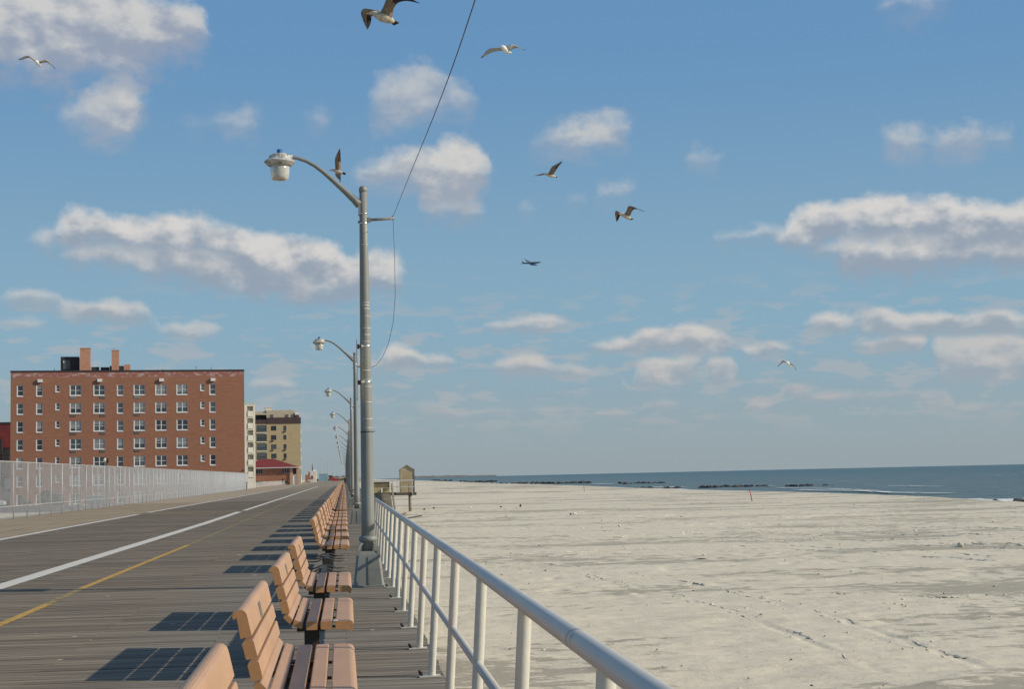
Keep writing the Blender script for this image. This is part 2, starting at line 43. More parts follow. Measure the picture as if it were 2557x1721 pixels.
# ------------------------------------------------------------------ world: sky with cloud banks
def nt_helpers(nt):
    L = nt.links
    def N(t, **kw):
        n = nt.nodes.new(t)
        for k, v in kw.items(): setattr(n, k, v)
        return n
    def put(sock, v):
        if isinstance(v, bpy.types.NodeSocket): L.new(v, sock)
        elif v is not None: sock.default_value = v
    def M(op, a, b=None, c=None, clamp=False):
        n = N('ShaderNodeMath', operation=op, use_clamp=clamp)
        for s, v in zip(n.inputs, (a, b, c)): put(s, v)
        return n.outputs[0]
    def V(op, a, b=None, scale=None):
        n = N('ShaderNodeVectorMath', operation=op)
        put(n.inputs[0], a)
        if b is not None: put(n.inputs[1], b)
        if scale is not None: put(n.inputs['Scale'], scale)
        return n.outputs[0]
    def XYZ(x, y, z=0.0):
        n = N('ShaderNodeCombineXYZ'); put(n.inputs[0], x); put(n.inputs[1], y); put(n.inputs[2], z); return n.outputs[0]
    def SEP(v):
        n = N('ShaderNodeSeparateXYZ'); put(n.inputs[0], v); return n.outputs
    def NOISE(vec, scale, detail=4, rough=.5, dist=0.0, dims='3D'):
        n = N('ShaderNodeTexNoise', noise_dimensions=dims); put(n.inputs['Vector'], vec)
        n.inputs['Scale'].default_value = scale; n.inputs['Detail'].default_value = detail
        n.inputs['Roughness'].default_value = rough; n.inputs['Distortion'].default_value = dist
        return n.outputs
    def MAP(v, a, b, c=0.0, d=1.0, smooth=False):
        n = N('ShaderNodeMapRange', interpolation_type='SMOOTHSTEP' if smooth else 'LINEAR')
        put(n.inputs[0], v)
        for i, q in enumerate((a, b, c, d)): put(n.inputs[i + 1], q)
        return n.outputs[0]
    def MIX(f, a, b, blend='MIX'):
        n = N('ShaderNodeMix', data_type='RGBA', blend_type=blend)
        put(n.inputs[0], f); put(n.inputs[6], a if not isinstance(a, tuple) else (*a[:3], 1)); put(n.inputs[7], b if not isinstance(b, tuple) else (*b[:3], 1))
        return n.outputs[2]
    return N, put, M, V, XYZ, SEP, NOISE, MAP, MIX, L

world = bpy.data.worlds.new('World'); scene.world = world; world.use_nodes = True
wt = world.node_tree; wt.nodes.clear()
N, put, M, V, XYZ, SEP, NOISE, MAP, MIX, L = nt_helpers(wt)
sky = N('ShaderNodeTexSky', sky_type='NISHITA'); sky.sun_disc = False
sky.sun_elevation = SUN_EL; sky.sun_rotation = R(90) - SUN_AZ
sky.altitude = 0; sky.air_density = 1.0; sky.dust_density = .7; sky.ozone_density = 1.5
tc = N('ShaderNodeTexCoord'); dirv = V('NORMALIZE', tc.outputs['Generated'])
dx, dy, dz = SEP(dirv)
az = M('MULTIPLY', M('ARCTAN2', dx, dy), 57.29578)
el = M('MULTIPLY', M('ARCSINE', dz), 57.29578)
SKY_K = .1
base = V('SCALE', sky.outputs[0], scale=SKY_K)
# even grey-blue air over the sea, thickening towards the horizon
grade = MIX(MAP(el, .0, 6.0, 0, 1, True), (.300, .375, .415), (.235, .400, .525))
grade = MIX(MAP(el, 4.5, 17.0, 0, 1, True), grade, (.130, .292, .515))
up = MAP(el, 17.0, 60.0, 0.0, 1.0)
base = MIX(M('MULTIPLY_ADD', up, -.9, .9, clamp=True), base, grade)
p2 = XYZ(az, el, 0.0)
w1 = SEP(NOISE(p2, .45, 3, .55)[1]); w2 = SEP(NOISE(p2, 1.7, 4, .6)[1])
wx = M('ADD', M('SUBTRACT', w1[0], .5), M('MULTIPLY', M('SUBTRACT', w2[0], .5), .55))
wy = M('ADD', M('SUBTRACT', w1[1], .5), M('MULTIPLY', M('SUBTRACT', w2[1], .5), .55))
nf = NOISE(XYZ(az, M('MULTIPLY', el, 1.3), 3.7), 1.25, 6, .55)[0]
nb = NOISE(XYZ(az, M('MULTIPLY', el, 1.5), 9.1), .8, 4, .5)[0]
nb2 = NOISE(XYZ(M('ADD', az, .38), M('MULTIPLY', M('ADD', el, .34), 1.5), 9.1), .8, 4, .5)[0]
relief = M('MULTIPLY', M('SUBTRACT', nb, nb2), 1.5)
AZ0, AZ1 = -14.0, 27.0
amp = [1.1, .95, .85, .8, .5, .4, .3, .95]
stop = [.8, .8, .42, .5, .30, .28, .26, .55]; sbot = [1.6, 1.1, .8, .8, .4, .35, .25, .9]
lit = [(.60, .60, .59), (.58, .58, .57), (.67, .65, .63), (.63, .62, .60), (.61, .59, .57), (.57, .55, .53), (.49, .475, .475), (.63, .62, .60)]
dark = [(.30, .35, .45), (.34, .39, .475), (.30, .36, .44), (.30, .36, .44), (.32, .38, .44), (.33, .385, .44), (.34, .385, .43), (.34, .385, .46)]
order = [6, 5, 4, 3, 2, 7, 1, 0]
colr = base
# thin low streaks over the sea
st = NOISE(XYZ(M('MULTIPLY', az, .62), M('MULTIPLY', el, 2.1), 1.3), 1.0, 5, .55)[0]
stm = M('MULTIPLY', MAP(st, .50, .62, 0, 1, True), MAP(el, .8, 2.6, 0, 1, True)); stm = M('MULTIPLY', stm, MAP(el, 4.5, 8.0, .5, 0, True))
colr = MIX(stm, colr, (.44, .445, .46))
for bi in order:
    lo, hi, s = CLOUDS[bi]
    pts = [tuple(int(v) / 999 for v in q.split(',')) for q in s.split(';')]
    a_ = M('MULTIPLY_ADD', wx, amp[bi], az); e_ = M('MULTIPLY_ADD', wy, amp[bi] * .62, el)
    u = MAP(a_, AZ0, AZ1)
    cv = N('ShaderNodeRGBCurve'); L.new(XYZ(u, u, u), cv.inputs['Color'])
    for c in range(3):
        cu = cv.mapping.curves[c]
        n = len(pts) - 1
        cu.points[0].location = (0, pts[0][c]); cu.points[1].location = (1, pts[n][c])
        for i in range(1, n): cu.points.new(i / n, pts[i][c])
        for q in cu.points: q.handle_type = 'VECTOR'
    cv.mapping.update()
    sp = N('ShaderNodeSeparateColor'); L.new(cv.outputs[0], sp.inputs[0])
    top = M('MULTIPLY_ADD', sp.outputs[0], hi - lo, lo); bot = M('MULTIPLY_ADD', sp.outputs[1], hi - lo, lo)
    hh = M('MAXIMUM', M('SUBTRACT', top, bot), .05)
    t = M('DIVIDE', M('SUBTRACT', e_, bot), hh)
    D = M('MINIMUM', M('DIVIDE', M('SUBTRACT', e_, bot), sbot[bi]), M('DIVIDE', M('SUBTRACT', top, e_), stop[bi]))
    D = M('ADD', D, M('MULTIPLY', M('SUBTRACT', nf, .5), 1.75))
    al = M('MULTIPLY', MAP(D, -.66, .62, 0, 1, True), MAP(sp.outputs[2], 0, [.82, .82, .82, .82, .80, .70, .55, .82][bi], 0, .97))
    br = MAP(M('ADD', M('MULTIPLY', t, .95), relief), .12, .92, 0, 1, True)
    colr = MIX(al, colr, MIX(br, dark[bi], lit[bi]))
bg = N('ShaderNodeBackground'); L.new(colr, bg.inputs[0]); bg.inputs[1].default_value = 1.0
wo = N('ShaderNodeOutputWorld'); L.new(bg.outputs[0], wo.inputs[0])
world.cycles.sampling_method = 'MANUAL'; world.cycles.sample_map_resolution = 512

# ------------------------------------------------------------------ object helpers
def tag(o, label=None, cat=None, group=None, kind=None):
    if label: o['label'] = label
    if cat: o['category'] = cat
    if group: o['group'] = group
    if kind: o['kind'] = kind
    return o
def link(name, me, parent=None):
    o = bpy.data.objects.new(name, me); COL.objects.link(o)
    if parent: o.parent = parent
    return o
def empty(name, loc=(0, 0, 0), rz=0.0):
    o = bpy.data.objects.new(name, None); COL.objects.link(o)
    o.location = loc; o.rotation_euler = (0, 0, rz); o.empty_display_size = .2
    return o
KIDS = {}
def copy_tree(o, parent=None):
    c = o.copy(); COL.objects.link(c); c.parent = parent
    for ch in [q for q in ALL_CHILDREN(o)]: copy_tree(ch, c)
    return c
def ALL_CHILDREN(o): return list(o.children)

class MB:
    """collects shapes and links them as one mesh object"""
    def __init__(s): s.v = []; s.f = []; s.m = []; s.sm = []
    def add(s, vs, fs, m=0, smooth=False):
        b = len(s.v); s.v.extend([tuple(map(float, q)) for q in vs])
        for f in fs: s.f.append(tuple(b + i for i in f)); s.m.append(m); s.sm.append(smooth)
        return s
    def box(s, x0, x1, y0, y1, z0, z1, m=0, T=None):
        vs = [(x, y, z) for z in (z0, z1) for y in (y0, y1) for x in (x0, x1)]
        if T: vs = [T(q) for q in vs]
        return s.add(vs, [(0, 2, 3, 1), (4, 5, 7, 6), (0, 1, 5, 4), (2, 6, 7, 3), (0, 4, 6, 2), (1, 3, 7, 5)], m)
    def tube(s, pts, rad, n=12, m=0, caps=True, smooth=True):
        pts = [Vector(p) for p in pts]
        if not hasattr(rad, '__len__'): rad = [rad] * len(pts)
        vs = []; fs = []; prev = None
        for i, p in enumerate(pts):
            d = (pts[min(i + 1, len(pts) - 1)] - pts[max(i - 1, 0)]).normalized()
            if prev is None:
                a = d.cross(Vector((0, 0, 1)))
                if a.length < .1: a = d.cross(Vector((0, 1, 0)))
                a.normalize()
            else:
                a = (prev - d * prev.dot(d)).normalized()
            prev = a; b = d.cross(a)
            for k in range(n):
                t = 2 * math.pi * k / n
                vs.append(p + (a * math.cos(t) + b * math.sin(t)) * rad[i])
        for i in range(len(pts) - 1):
            for k in range(n):
                k2 = (k + 1) % n
                fs.append((i * n + k, (i + 1) * n + k, (i + 1) * n + k2, i * n + k2))
        s.add(vs, fs, m, smooth)
        if caps:
            b = len(s.v) - len(vs); l = b + (len(pts) - 1) * n
            s.f.append(tuple(b + k for k in range(n))); s.m.append(m); s.sm.append(False)
            s.f.append(tuple(l + k for k in reversed(range(n)))); s.m.append(m); s.sm.append(False)
        return s
    def lathe(s, prof, c=(0, 0, 0), n=24, m=0, smooth=True, cap=True, sharp=False):
        if sharp:
            for i in range(len(prof) - 1): s.lathe(prof[i:i + 2], c, n, m, True, False)
            for i_ in (0, len(prof) - 1):
                r_, z_ = prof[i_]; s.add([(c[0] + r_ * math.cos(2 * math.pi * k / n), c[1] + r_ * math.sin(2 * math.pi * k / n), c[2] + z_) for k in range(n)], [tuple(range(n)) if i_ else tuple(reversed(range(n)))], m)
            return s
        vs = []; fs = []
        for r, z in prof:
            for k in range(n):
                t = 2 * math.pi * k / n
                vs.append((c[0] + r * math.cos(t), c[1] + r * math.sin(t), c[2] + z))
        for i in range(len(prof) - 1):
            for k in range(n):
                k2 = (k + 1) % n
                fs.append((i * n + k, i * n + k2, (i + 1) * n + k2, (i + 1) * n + k))
        if cap:
            fs.append(tuple(reversed(range(n)))); fs.append(tuple((len(prof) - 1) * n + k for k in range(n)))
        return s.add(vs, fs, m, smooth)
    def prism_y(s, poly, y0, y1, m=0, smooth=False):
        """poly in (x, z), extruded along y"""
        n = len(poly)
        vs = [(x, y0, z) for x, z in poly] + [(x, y1, z) for x, z in poly]
        fs = [(i, (i + 1) % n, n + (i + 1) % n, n + i) for i in range(n)]
        s.add(vs, fs, m, smooth)
        b = len(s.v) - 2 * n
        s.f.append(tuple(b + i for i in reversed(range(n)))); s.m.append(m); s.sm.append(False)
        s.f.append(tuple(b + n + i for i in range(n))); s.m.append(m); s.sm.append(False)
        return s
    def blob(s, c, r, sub=2, jit=.2, m=0, smooth=True):
        vs, fs = ico(sub)
        ph = [random.uniform(0, 6) for _ in range(6)]
        out = []
        for x, y, z in vs:
            k = 1 + jit * (math.sin(3.1 * x + ph[0]) * math.sin(2.7 * y + ph[1]) + .6 * math.sin(6.3 * z + ph[2] + 4 * x) + .4 * math.sin(9 * y + ph[3]))
            out.append((c[0] + x * r[0] * k, c[1] + y * r[1] * k, c[2] + z * r[2] * k))
        return s.add(out, fs, m, smooth)
    def mesh(s, name, mats):
        me = bpy.data.meshes.new(name); me.from_pydata(s.v, [], s.f)
        for q in (mats if isinstance(mats, (list, tuple)) else [mats]): me.materials.append(q)
        me.polygons.foreach_set('material_index', s.m); me.polygons.foreach_set('use_smooth', s.sm)
        me.update(); me.validate(); return me
    def build(s, name, mats, parent=None): return link(name, s.mesh(name, mats), parent)

_ico = {}
def ico(sub):
    if sub in _ico: return _ico[sub]
    t = (1 + 5 ** .5) / 2
    v = [Vector(q).normalized() for q in [(-1, t, 0), (1, t, 0), (-1, -t, 0), (1, -t, 0), (0, -1, t), (0, 1, t), (0, -1, -t), (0, 1, -t), (t, 0, -1), (t, 0, 1), (-t, 0, -1), (-t, 0, 1)]]
    f = [(0, 11, 5), (0, 5, 1), (0, 1, 7), (0, 7, 10), (0, 10, 11), (1, 5, 9), (5, 11, 4), (11, 10, 2), (10, 7, 6), (7, 1, 8), (3, 9, 4), (3, 4, 2), (3, 2, 6), (3, 6, 8), (3, 8, 9), (4, 9, 5), (2, 4, 11), (6, 2, 10), (8, 6, 7), (9, 8, 1)]
    for _ in range(sub):
        c = {}; nf = []
        def mid(a, b):
            k = (min(a, b), max(a, b))
            if k not in c: c[k] = len(v); v.append(((v[a] + v[b]) / 2).normalized())
            return c[k]
        for a, b, d in f:
            ab, bd, da = mid(a, b), mid(b, d), mid(d, a)
            nf += [(a, ab, da), (b, bd, ab), (d, da, bd), (ab, bd, da)]
        f = nf
    _ico[sub] = ([tuple(q) for q in v], f)
    return _ico[sub]

# ------------------------------------------------------------------ materials
MATS = {}
def mat(name, col, rough=.6, metal=0.0, var=.12, vscale=3.0, vvec=(1, 1, 1), bump=0.0, bscale=40.0, spec=.5, col2=None, thr=None, ior=1.45):
    m = bpy.data.materials.new(name); m.use_nodes = True
    nt = m.node_tree; nt.nodes.clear()
    N, put, M, V, XYZ, SEP, NOISE, MAP, MIX, L = nt_helpers(nt)
    b = N('ShaderNodeBsdfPrincipled'); o = N('ShaderNodeOutputMaterial'); L.new(b.outputs[0], o.inputs[0])
    t = N('ShaderNodeTexCoord'); vec = V('MULTIPLY', t.outputs['Object'], vvec)
    n1 = NOISE(vec, vscale, 5, .6)[0]
    if col2 is None: col2 = tuple(c * (1 - 2.2 * var) for c in col[:3])
    a, c = thr if thr else (.3, .7)
    colr = MIX(MAP(n1, a, c), tuple(min(1, q * (1 + var)) for q in col[:3]) if thr is None else col, col2)
    L.new(colr, b.inputs['Base Color'])
    b.inputs['Roughness'].default_value = rough; b.inputs['Metallic'].default_value = metal
    b.inputs['Specular IOR Level'].default_value = spec
    if bump:
        bn = N('ShaderNodeBump'); bn.inputs['Strength'].default_value = bump; bn.inputs['Distance'].default_value = .01
        L.new(NOISE(vec, bscale, 4, .6)[0], bn.inputs['Height']); L.new(bn.outputs[0], b.inputs['Normal'])
    MATS[name] = m; return m

mat('bench_cut', (.50, .245, .098), .7, var=.06, vscale=20)
mat('bench_plastic', (.50, .298, .168), .48, var=.07, vscale=5, vvec=(1, .25, 1), bump=.25, bscale=120, spec=.55)
mat('dark_steel', (.040, .033, .026), .6, var=.2, vscale=8)
mat('grey_strap', (.10, .095, .09), .5, metal=.3, vscale=9)
mat('plaque_metal', (.20, .19, .17), .45, metal=.4, vscale=20)
mat('aluminium', (.62, .595, .51), .42, metal=.0, var=.06, vscale=6, vvec=(1, .3, 1), bump=.1, bscale=60)
mat('aluminium_rail', (.55, .535, .49), .42, metal=.08, var=.06, vscale=6, vvec=(2, .2, 2))
mat('joint_dark', (.26, .26, .26), .6)
mat('pole_paint', (.255, .26, .235), .55, metal=.1, var=.1, vscale=2.2, vvec=(1, 1, .5), bump=.1, bscale=30)
mat('pole_paint_dark', (.19, .195, .18), .6, var=.12, vscale=3)
mat('tape', (.62, .60, .55), .5, var=.25, vscale=30)
mat('steel_band', (.72, .70, .66), .25, metal=.9, var=.05)
mat('hood_paint', (.56, .55, .50), .55, var=.3, vscale=14, thr=(.45, .62), col2=(.24, .24, .22))
mat('cell_blue', (.04, .12, .36), .4, var=.05)
mat('cable', (.06, .07, .085), .6)
mat('sign_metal', (.45, .45, .44), .5, metal=.5)
mat('galvanised_mesh', (.36, .375, .385), .6, metal=.1, var=.06, vscale=2)
mat('galvanised', (.40, .41, .415), .55, metal=.2, var=.06, vscale=2)
mat('white_paint', (.60, .59, .56), .6, var=.05, vscale=2)
mat('window_white', (.78, .77, .74), .5, var=.03)
mat('black_trim', (.035, .032, .035), .7, var=.2)
mat('chimney_brick', (.50, .27, .17), .85, var=.08, vscale=2, bump=.3)
mat('blind', (.24, .26, .26), .7, var=.15, vscale=3)
mat('grille', (.14, .12, .115), .7, var=.2, vscale=6)
mat('cream_wall', (.72, .67, .54), .8, var=.06, vscale=.6)
mat('cream_panel', (.78, .74, .62), .8, var=.05, vscale=.6)
mat('tan_brick', (.44, .345, .20), .85, var=.06, vscale=.8)
mat('tan_light', (.50, .42, .31), .85, var=.06, vscale=.8)
mat('brown_band', (.065, .038, .035), .7, var=.1)
mat('roof_red', (.22, .035, .03), .75, var=.15, vscale=1.5, vvec=(1, 1, 6))
mat('brick_orange', (.40, .17, .10), .85, var=.1, vscale=1)
mat('stone_pier', (.56, .36, .25), .85, var=.08)
mat('door_white', (.80, .80, .78), .6, var=.02)
mat('red_wall', (.19, .028, .026), .8, var=.15, vscale=.6)
mat('maroon', (.12, .055, .045), .8, var=.2)
mat('weathered_wood', (.34, .29, .22), .85, var=.2, vscale=3, vvec=(1, 1, 4), bump=.4)
mat('dark_wood', (.12, .10, .08), .85, var=.25, vscale=4, bump=.4)
mat('fresh_wood', (.55, .44, .21), .8, var=.12, vscale=4, vvec=(.4, 1, 3))
mat('kiosk_panel', (.52, .43, .28), .8, var=.1, vscale=2, vvec=(3, 1, .6))
mat('olive_panel', (.23, .19, .10), .8, var=.15, vscale=2)
mat('rock', (.085, .083, .078), .8, var=.35, vscale=1.2, bump=.6, bscale=8)
mat('asphalt', (.10, .10, .105), .9, var=.25, vscale=.3)
mat('car_white', (.78, .80, .80), .25, var=.02)
mat('car_glass', (.02, .025, .03), .08)
mat('tyre', (.02, .02, .02), .8)
mat('dumpster_green', (.20, .34, .31), .6, var=.15)
mat('stake_red', (.52, .10, .05), .7, var=.2, vscale=12)
mat('shell', (.80, .78, .72), .6, var=.05)
mat('seaweed', (.07, .06, .05), .9, var=.3)
mat('cloth_dark', (.015, .015, .022), .85, var=.2)
mat('skin', (.45, .27, .19), .6, var=.05)
mat('vest_red', (.45, .02, .03), .6, var=.1)
mat('feather_white', (.80, .79, .74), .8, var=.04, vscale=12)
mat('feather_pale', (.56, .49, .38), .85, var=.22, vscale=16)
mat('feather_brown', (.27, .20, .145), .85, var=.3, vscale=18)
mat('feather_grey', (.42, .40, .36), .85, var=.1, vscale=12)
mat('feather_black', (.018, .016, .018), .7, var=.1)
mat('beak', (.10, .07, .05), .5)
mat('plane_paint', (.10, .14, .20), .5, var=.1, vscale=.05)
mat('plane_lit_pale', (.42, .46, .46), .5, var=.1, vscale=.05)  # pale engine paint, also the sunlit tone painted onto one wing
mat('far_building', (.42, .36, .32), .9, var=.15, vscale=.05)
mat('far_blue', (.26, .42, .50), .8, var=.08, vscale=.2)
mat('far_red', (.45, .04, .06), .6, var=.1)
mat('far_orange', (.42, .20, .10), .8, var=.1)
mat('scrub', (.20, .16, .08), .95, var=.35, vscale=.3)
mat('leaves', (.075, .085, .04), .8, var=.4, vscale=1.2)
mat('bush_leaves', (.06, .065, .05), .8, var=.4, vscale=1.2)
mat('bark', (.10, .075, .06), .9, var=.25)

def glass_mat():
    m = bpy.data.materials.new('window_glass'); m.use_nodes = True; nt = m.node_tree
    b = nt.nodes['Principled BSDF']; b.inputs['Base Color'].default_value = (.045, .055, .065, 1); b.inputs['Roughness'].default_value = .12
    N, put, M, V, XYZ, SEP, NOISE, MAP, MIX, L = nt_helpers(nt)
    oi = N('ShaderNodeObjectInfo'); L.new(MIX(oi.outputs['Random'], (.02, .025, .03), (.10, .12, .13)), b.inputs['Base Color'])
    MATS['window_glass'] = m
glass_mat()
def globe_mat():
    m = bpy.data.materials.new('globe_plastic'); m.use_nodes = True; nt = m.node_tree
    b = nt.nodes['Principled BSDF']; b.inputs['Base Color'].default_value = (.62, .60, .52, 1); b.inputs['Roughness'].default_value = .12
    b.inputs['Transmission Weight'].default_value = .25; b.inputs['Subsurface Weight'].default_value = .15; b.inputs['Subsurface Radius'].default_value = (.05, .05, .05)
    b.inputs['Coat Weight'].default_value = .6
    MATS['globe_plastic'] = m
globe_mat()

def brick_mat():
    m = bpy.data.materials.new('brick_wall'); m.use_nodes = True; nt = m.node_tree; nt.nodes.clear()
    N, put, M, V, XYZ, SEP, NOISE, MAP, MIX, L = nt_helpers(nt)
    b = N('ShaderNodeBsdfPrincipled'); o = N('ShaderNodeOutputMaterial'); L.new(b.outputs[0], o.inputs[0])
    t = N('ShaderNodeTexCoord').outputs['Object']; x, y, z = SEP(t)
    uv = XYZ(M('ADD', x, y), z, 0)
    br = N('ShaderNodeTexBrick'); L.new(uv, br.inputs['Vector'])
    br.inputs['Scale'].default_value = 1; br.inputs['Brick Width'].default_value = .42; br.inputs['Row Height'].default_value = .16; br.inputs['Mortar Size'].default_value = .012
    br.inputs['Color1'].default_value = (.385, .168, .095, 1); br.inputs['Color2'].default_value = (.31, .13, .078, 1); br.inputs['Mortar'].default_value = (.33, .20, .15, 1)
    c = br.outputs[0]
    big = NOISE(XYZ(x, y, M('MULTIPLY', z, 2.2)), .22, 5, .62)[0]
    c = MIX(MAP(big, .35, .68, 0, .75), c, (.33, .18, .105))
    fine = NOISE(XYZ(M('MULTIPLY', x, .35), y, M('MULTIPLY', z, 2.5)), 1.3, 4, .6)[0]
    c = MIX(MAP(fine, .3, .75, 0, .55), c, (.26, .11, .08))
    top = M('MULTIPLY', MAP(z, 17.9, 18.3, 0, 1), .7)
    c = MIX(top, c, (.33, .13, .11))
    eff = M('MULTIPLY', MAP(NOISE(XYZ(x, y, M('MULTIPLY', z, 2.0)), .9, 6, .7)[0], .50, .60, 0, .9), M('MULTIPLY', MAP(z, 18.0, 18.35, 0, 1, True), MAP(z, 18.75, 18.95, 1, 0, True)))
    c = MIX(eff, c, (.52, .43, .40))
    L.new(c, b.inputs['Base Color']); b.inputs['Roughness'].default_value = .9; b.inputs['Specular IOR Level'].default_value = .2
    MATS['brick_wall'] = m
brick_mat()

PITCH = .142
def deck_mat():
    m = bpy.data.materials.new('deck_planks'); m.use_nodes = True; nt = m.node_tree; nt.nodes.clear()
    N, put, M, V, XYZ, SEP, NOISE, MAP, MIX, L = nt_helpers(nt)
    b = N('ShaderNodeBsdfPrincipled'); o = N('ShaderNodeOutputMaterial'); L.new(b.outputs[0], o.inputs[0])
    t = N('ShaderNodeTexCoord').outputs['Object']; x, y, z = SEP(t)
    row = M('FLOOR', M('DIVIDE', y, PITCH))
    seg = M('FLOOR', M('DIVIDE', M('ADD', x, M('MULTIPLY', M('MODULO', row, 3), 1.3)), 4.9))
    wn = N('ShaderNodeTexWhiteNoise', noise_dimensions='2D'); L.new(XYZ(row, seg), wn.inputs['Vector'])
    rnd = wn.outputs['Value']; rc = SEP(wn.outputs['Color'])
    grain = NOISE(XYZ(M('MULTIPLY', x, .8), M('MULTIPLY', y, 26), M('MULTIPLY', rnd, 30)), 1.0, 6, .65)[0]
    worn = NOISE(XYZ(M('MULTIPLY', x, .5), M('MULTIPLY', y, .35), 0), .7, 5, .6)[0]
    c = MIX(rnd, (.175, .138, .098), (.345, .285, .205))
    c = MIX(M('MULTIPLY', MAP(rc[1], .72, 1.0, 0, 1), .45), c, (.16, .115, .085))
    c = MIX(MAP(grain, .40, .66, 0, .9), c, (.105, .088, .068))
    c = MIX(MAP(grain, .42, .30, 0, .5), c, (.42, .385, .32))
    c = MIX(MAP(worn, .35, .7, 0, .35), c, (.20, .17, .13))
    # grey unpainted strip beside the benches
    gx = MAP(x, -2.6, -1.2, 0, .45, True)
    c = MIX(gx, c, MIX(MAP(grain, .35, .65), (.34, .32, .28), (.10, .095, .085)))
    # sand blown over the landward side
    sn = NOISE(XYZ(M('MULTIPLY', x, 1.0), M('MULTIPLY', y, .25), 5), .8, 5, .6)[0]
    sandm = MAP(M('ADD', x, M('MULTIPLY', M('SUBTRACT', sn, .5), .8)), -10.15, -10.5, 0, .86, True)
    c = MIX(sandm, c, MIX(grain, (.46, .37, .26), (.36, .29, .205)))
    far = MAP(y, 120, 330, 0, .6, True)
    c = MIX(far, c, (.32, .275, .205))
    dots = NOISE(t, 5.5, 1, .3)[0]
    c = MIX(MAP(dots, .795, .81, 0, .8), c, (.62, .60, .56))
    L.new(c, b.inputs['Base Color']); b.inputs['Roughness'].default_value = .82; b.inputs['Specular IOR Level'].default_value = .25
    bn = N('ShaderNodeBump'); bn.inputs['Strength'].default_value = .5; bn.inputs['Distance'].default_value = .006
    L.new(grain, bn.inputs['Height']); L.new(bn.outputs[0], b.inputs['Normal'])
    MATS['deck_planks'] = m
deck_mat()

def line_mat(name, col, wear, scale=2.0, base=None):
    m = bpy.data.materials.new(name); m.use_nodes = True; nt = m.node_tree; nt.nodes.clear()
    N, put, M, V, XYZ, SEP, NOISE, MAP, MIX, L = nt_helpers(nt)
    b = N('ShaderNodeBsdfPrincipled'); o = N('ShaderNodeOutputMaterial'); tr = N('ShaderNodeBsdfTransparent'); mx = N('ShaderNodeMixShader')
    t = N('ShaderNodeTexCoord').outputs['Object']; x, y, z = SEP(t)
    n = NOISE(XYZ(M('MULTIPLY', x, 3), M('MULTIPLY', y, 9), 0), scale, 5, .7)[0]
    gap = M('ABSOLUTE', M('SUBTRACT', M('FRACT', M('DIVIDE', y, PITCH)), .5))
    f = M('MULTIPLY', MAP(n, wear - .07, wear + .07, 1, 0), M('LESS_THAN', gap, .47))
    L.new(MIX(n, col, tuple(q * .78 for q in col)), b.inputs['Base Color']); b.inputs['Roughness'].default_value = .7
    L.new(f, mx.inputs[0]); L.new(tr.outputs[0], mx.inputs[1]); L.new(b.outputs[0], mx.inputs[2]); L.new(mx.outputs[0], o.inputs[0])
    MATS[name] = m
line_mat('line_white', (.76, .72, .64), .68)
line_mat('line_yellow', (.66, .40, .08), .58)
line_mat('line_faint', (.46, .35, .14), .53)
line_mat('line_ghost', (.46, .35, .14), .54)

def sand_mat():
    m = bpy.data.materials.new('beach_sand'); m.use_nodes = True; nt = m.node_tree; nt.nodes.clear()
    N, put, M, V, XYZ, SEP, NOISE, MAP, MIX, L = nt_helpers(nt)
    b = N('ShaderNodeBsdfPrincipled'); o = N('ShaderNodeOutputMaterial'); L.new(b.outputs[0], o.inputs[0])
    t = N('ShaderNodeTexCoord').outputs['Object']; x, y, z = SEP(t)
    fine = NOISE(t, 9.0, 5, .7)[0]
    med = NOISE(XYZ(M('MULTIPLY', x, .5), y, 0), 1.1, 5, .6)[0]
    c = MIX(fine, (.77, .70, .55), (.66, .60, .47))
    c = MIX(MAP(med, .35, .7, 0, .35), c, (.585, .53, .42))
    at = N('ShaderNodeAttribute', attribute_name='damp'); da = at.outputs['Fac']
    dn = M('ADD', da, M('MULTIPLY', M('SUBTRACT', NOISE(XYZ(M('MULTIPLY', x, .6), y, 2), 2.2, 6, .65)[0], .5), .9))
    c = MIX(MAP(dn, .50, .58, 0, .75, True), c, (.335, .31, .245))
    strk = NOISE(XYZ(M('MULTIPLY', x, .30), M('MULTIPLY', y, 1.5), 7), 1.4, 6, .7)[0]
    c = MIX(MAP(strk, .54, .66, 0, .32), c, (.42, .38, .30))
    wet = M('MULTIPLY', MAP(z, -2.2, -3.0, 0, .75, True), MAP(x, 50, 58, 0, 1))
    c = MIX(wet, c, (.17, .145, .11))
    speck = NOISE(t, 23.0, 2, .5)[0]
    c = MIX(MAP(speck, .70, .76, 0, .5), c, (.20, .17, .13))
    L.new(c, b.inputs['Base Color']); b.inputs['Roughness'].default_value = .95; b.inputs['Specular IOR Level'].default_value = .15
    bn = N('ShaderNodeBump'); bn.inputs['Strength'].default_value = .85; bn.inputs['Distance'].default_value = .05
    L.new(NOISE(XYZ(M('MULTIPLY', x, .7), y, 0), 3.2, 7, .72)[0], bn.inputs['Height']); L.new(bn.outputs[0], b.inputs['Normal'])
    MATS['beach_sand'] = m
sand_mat()

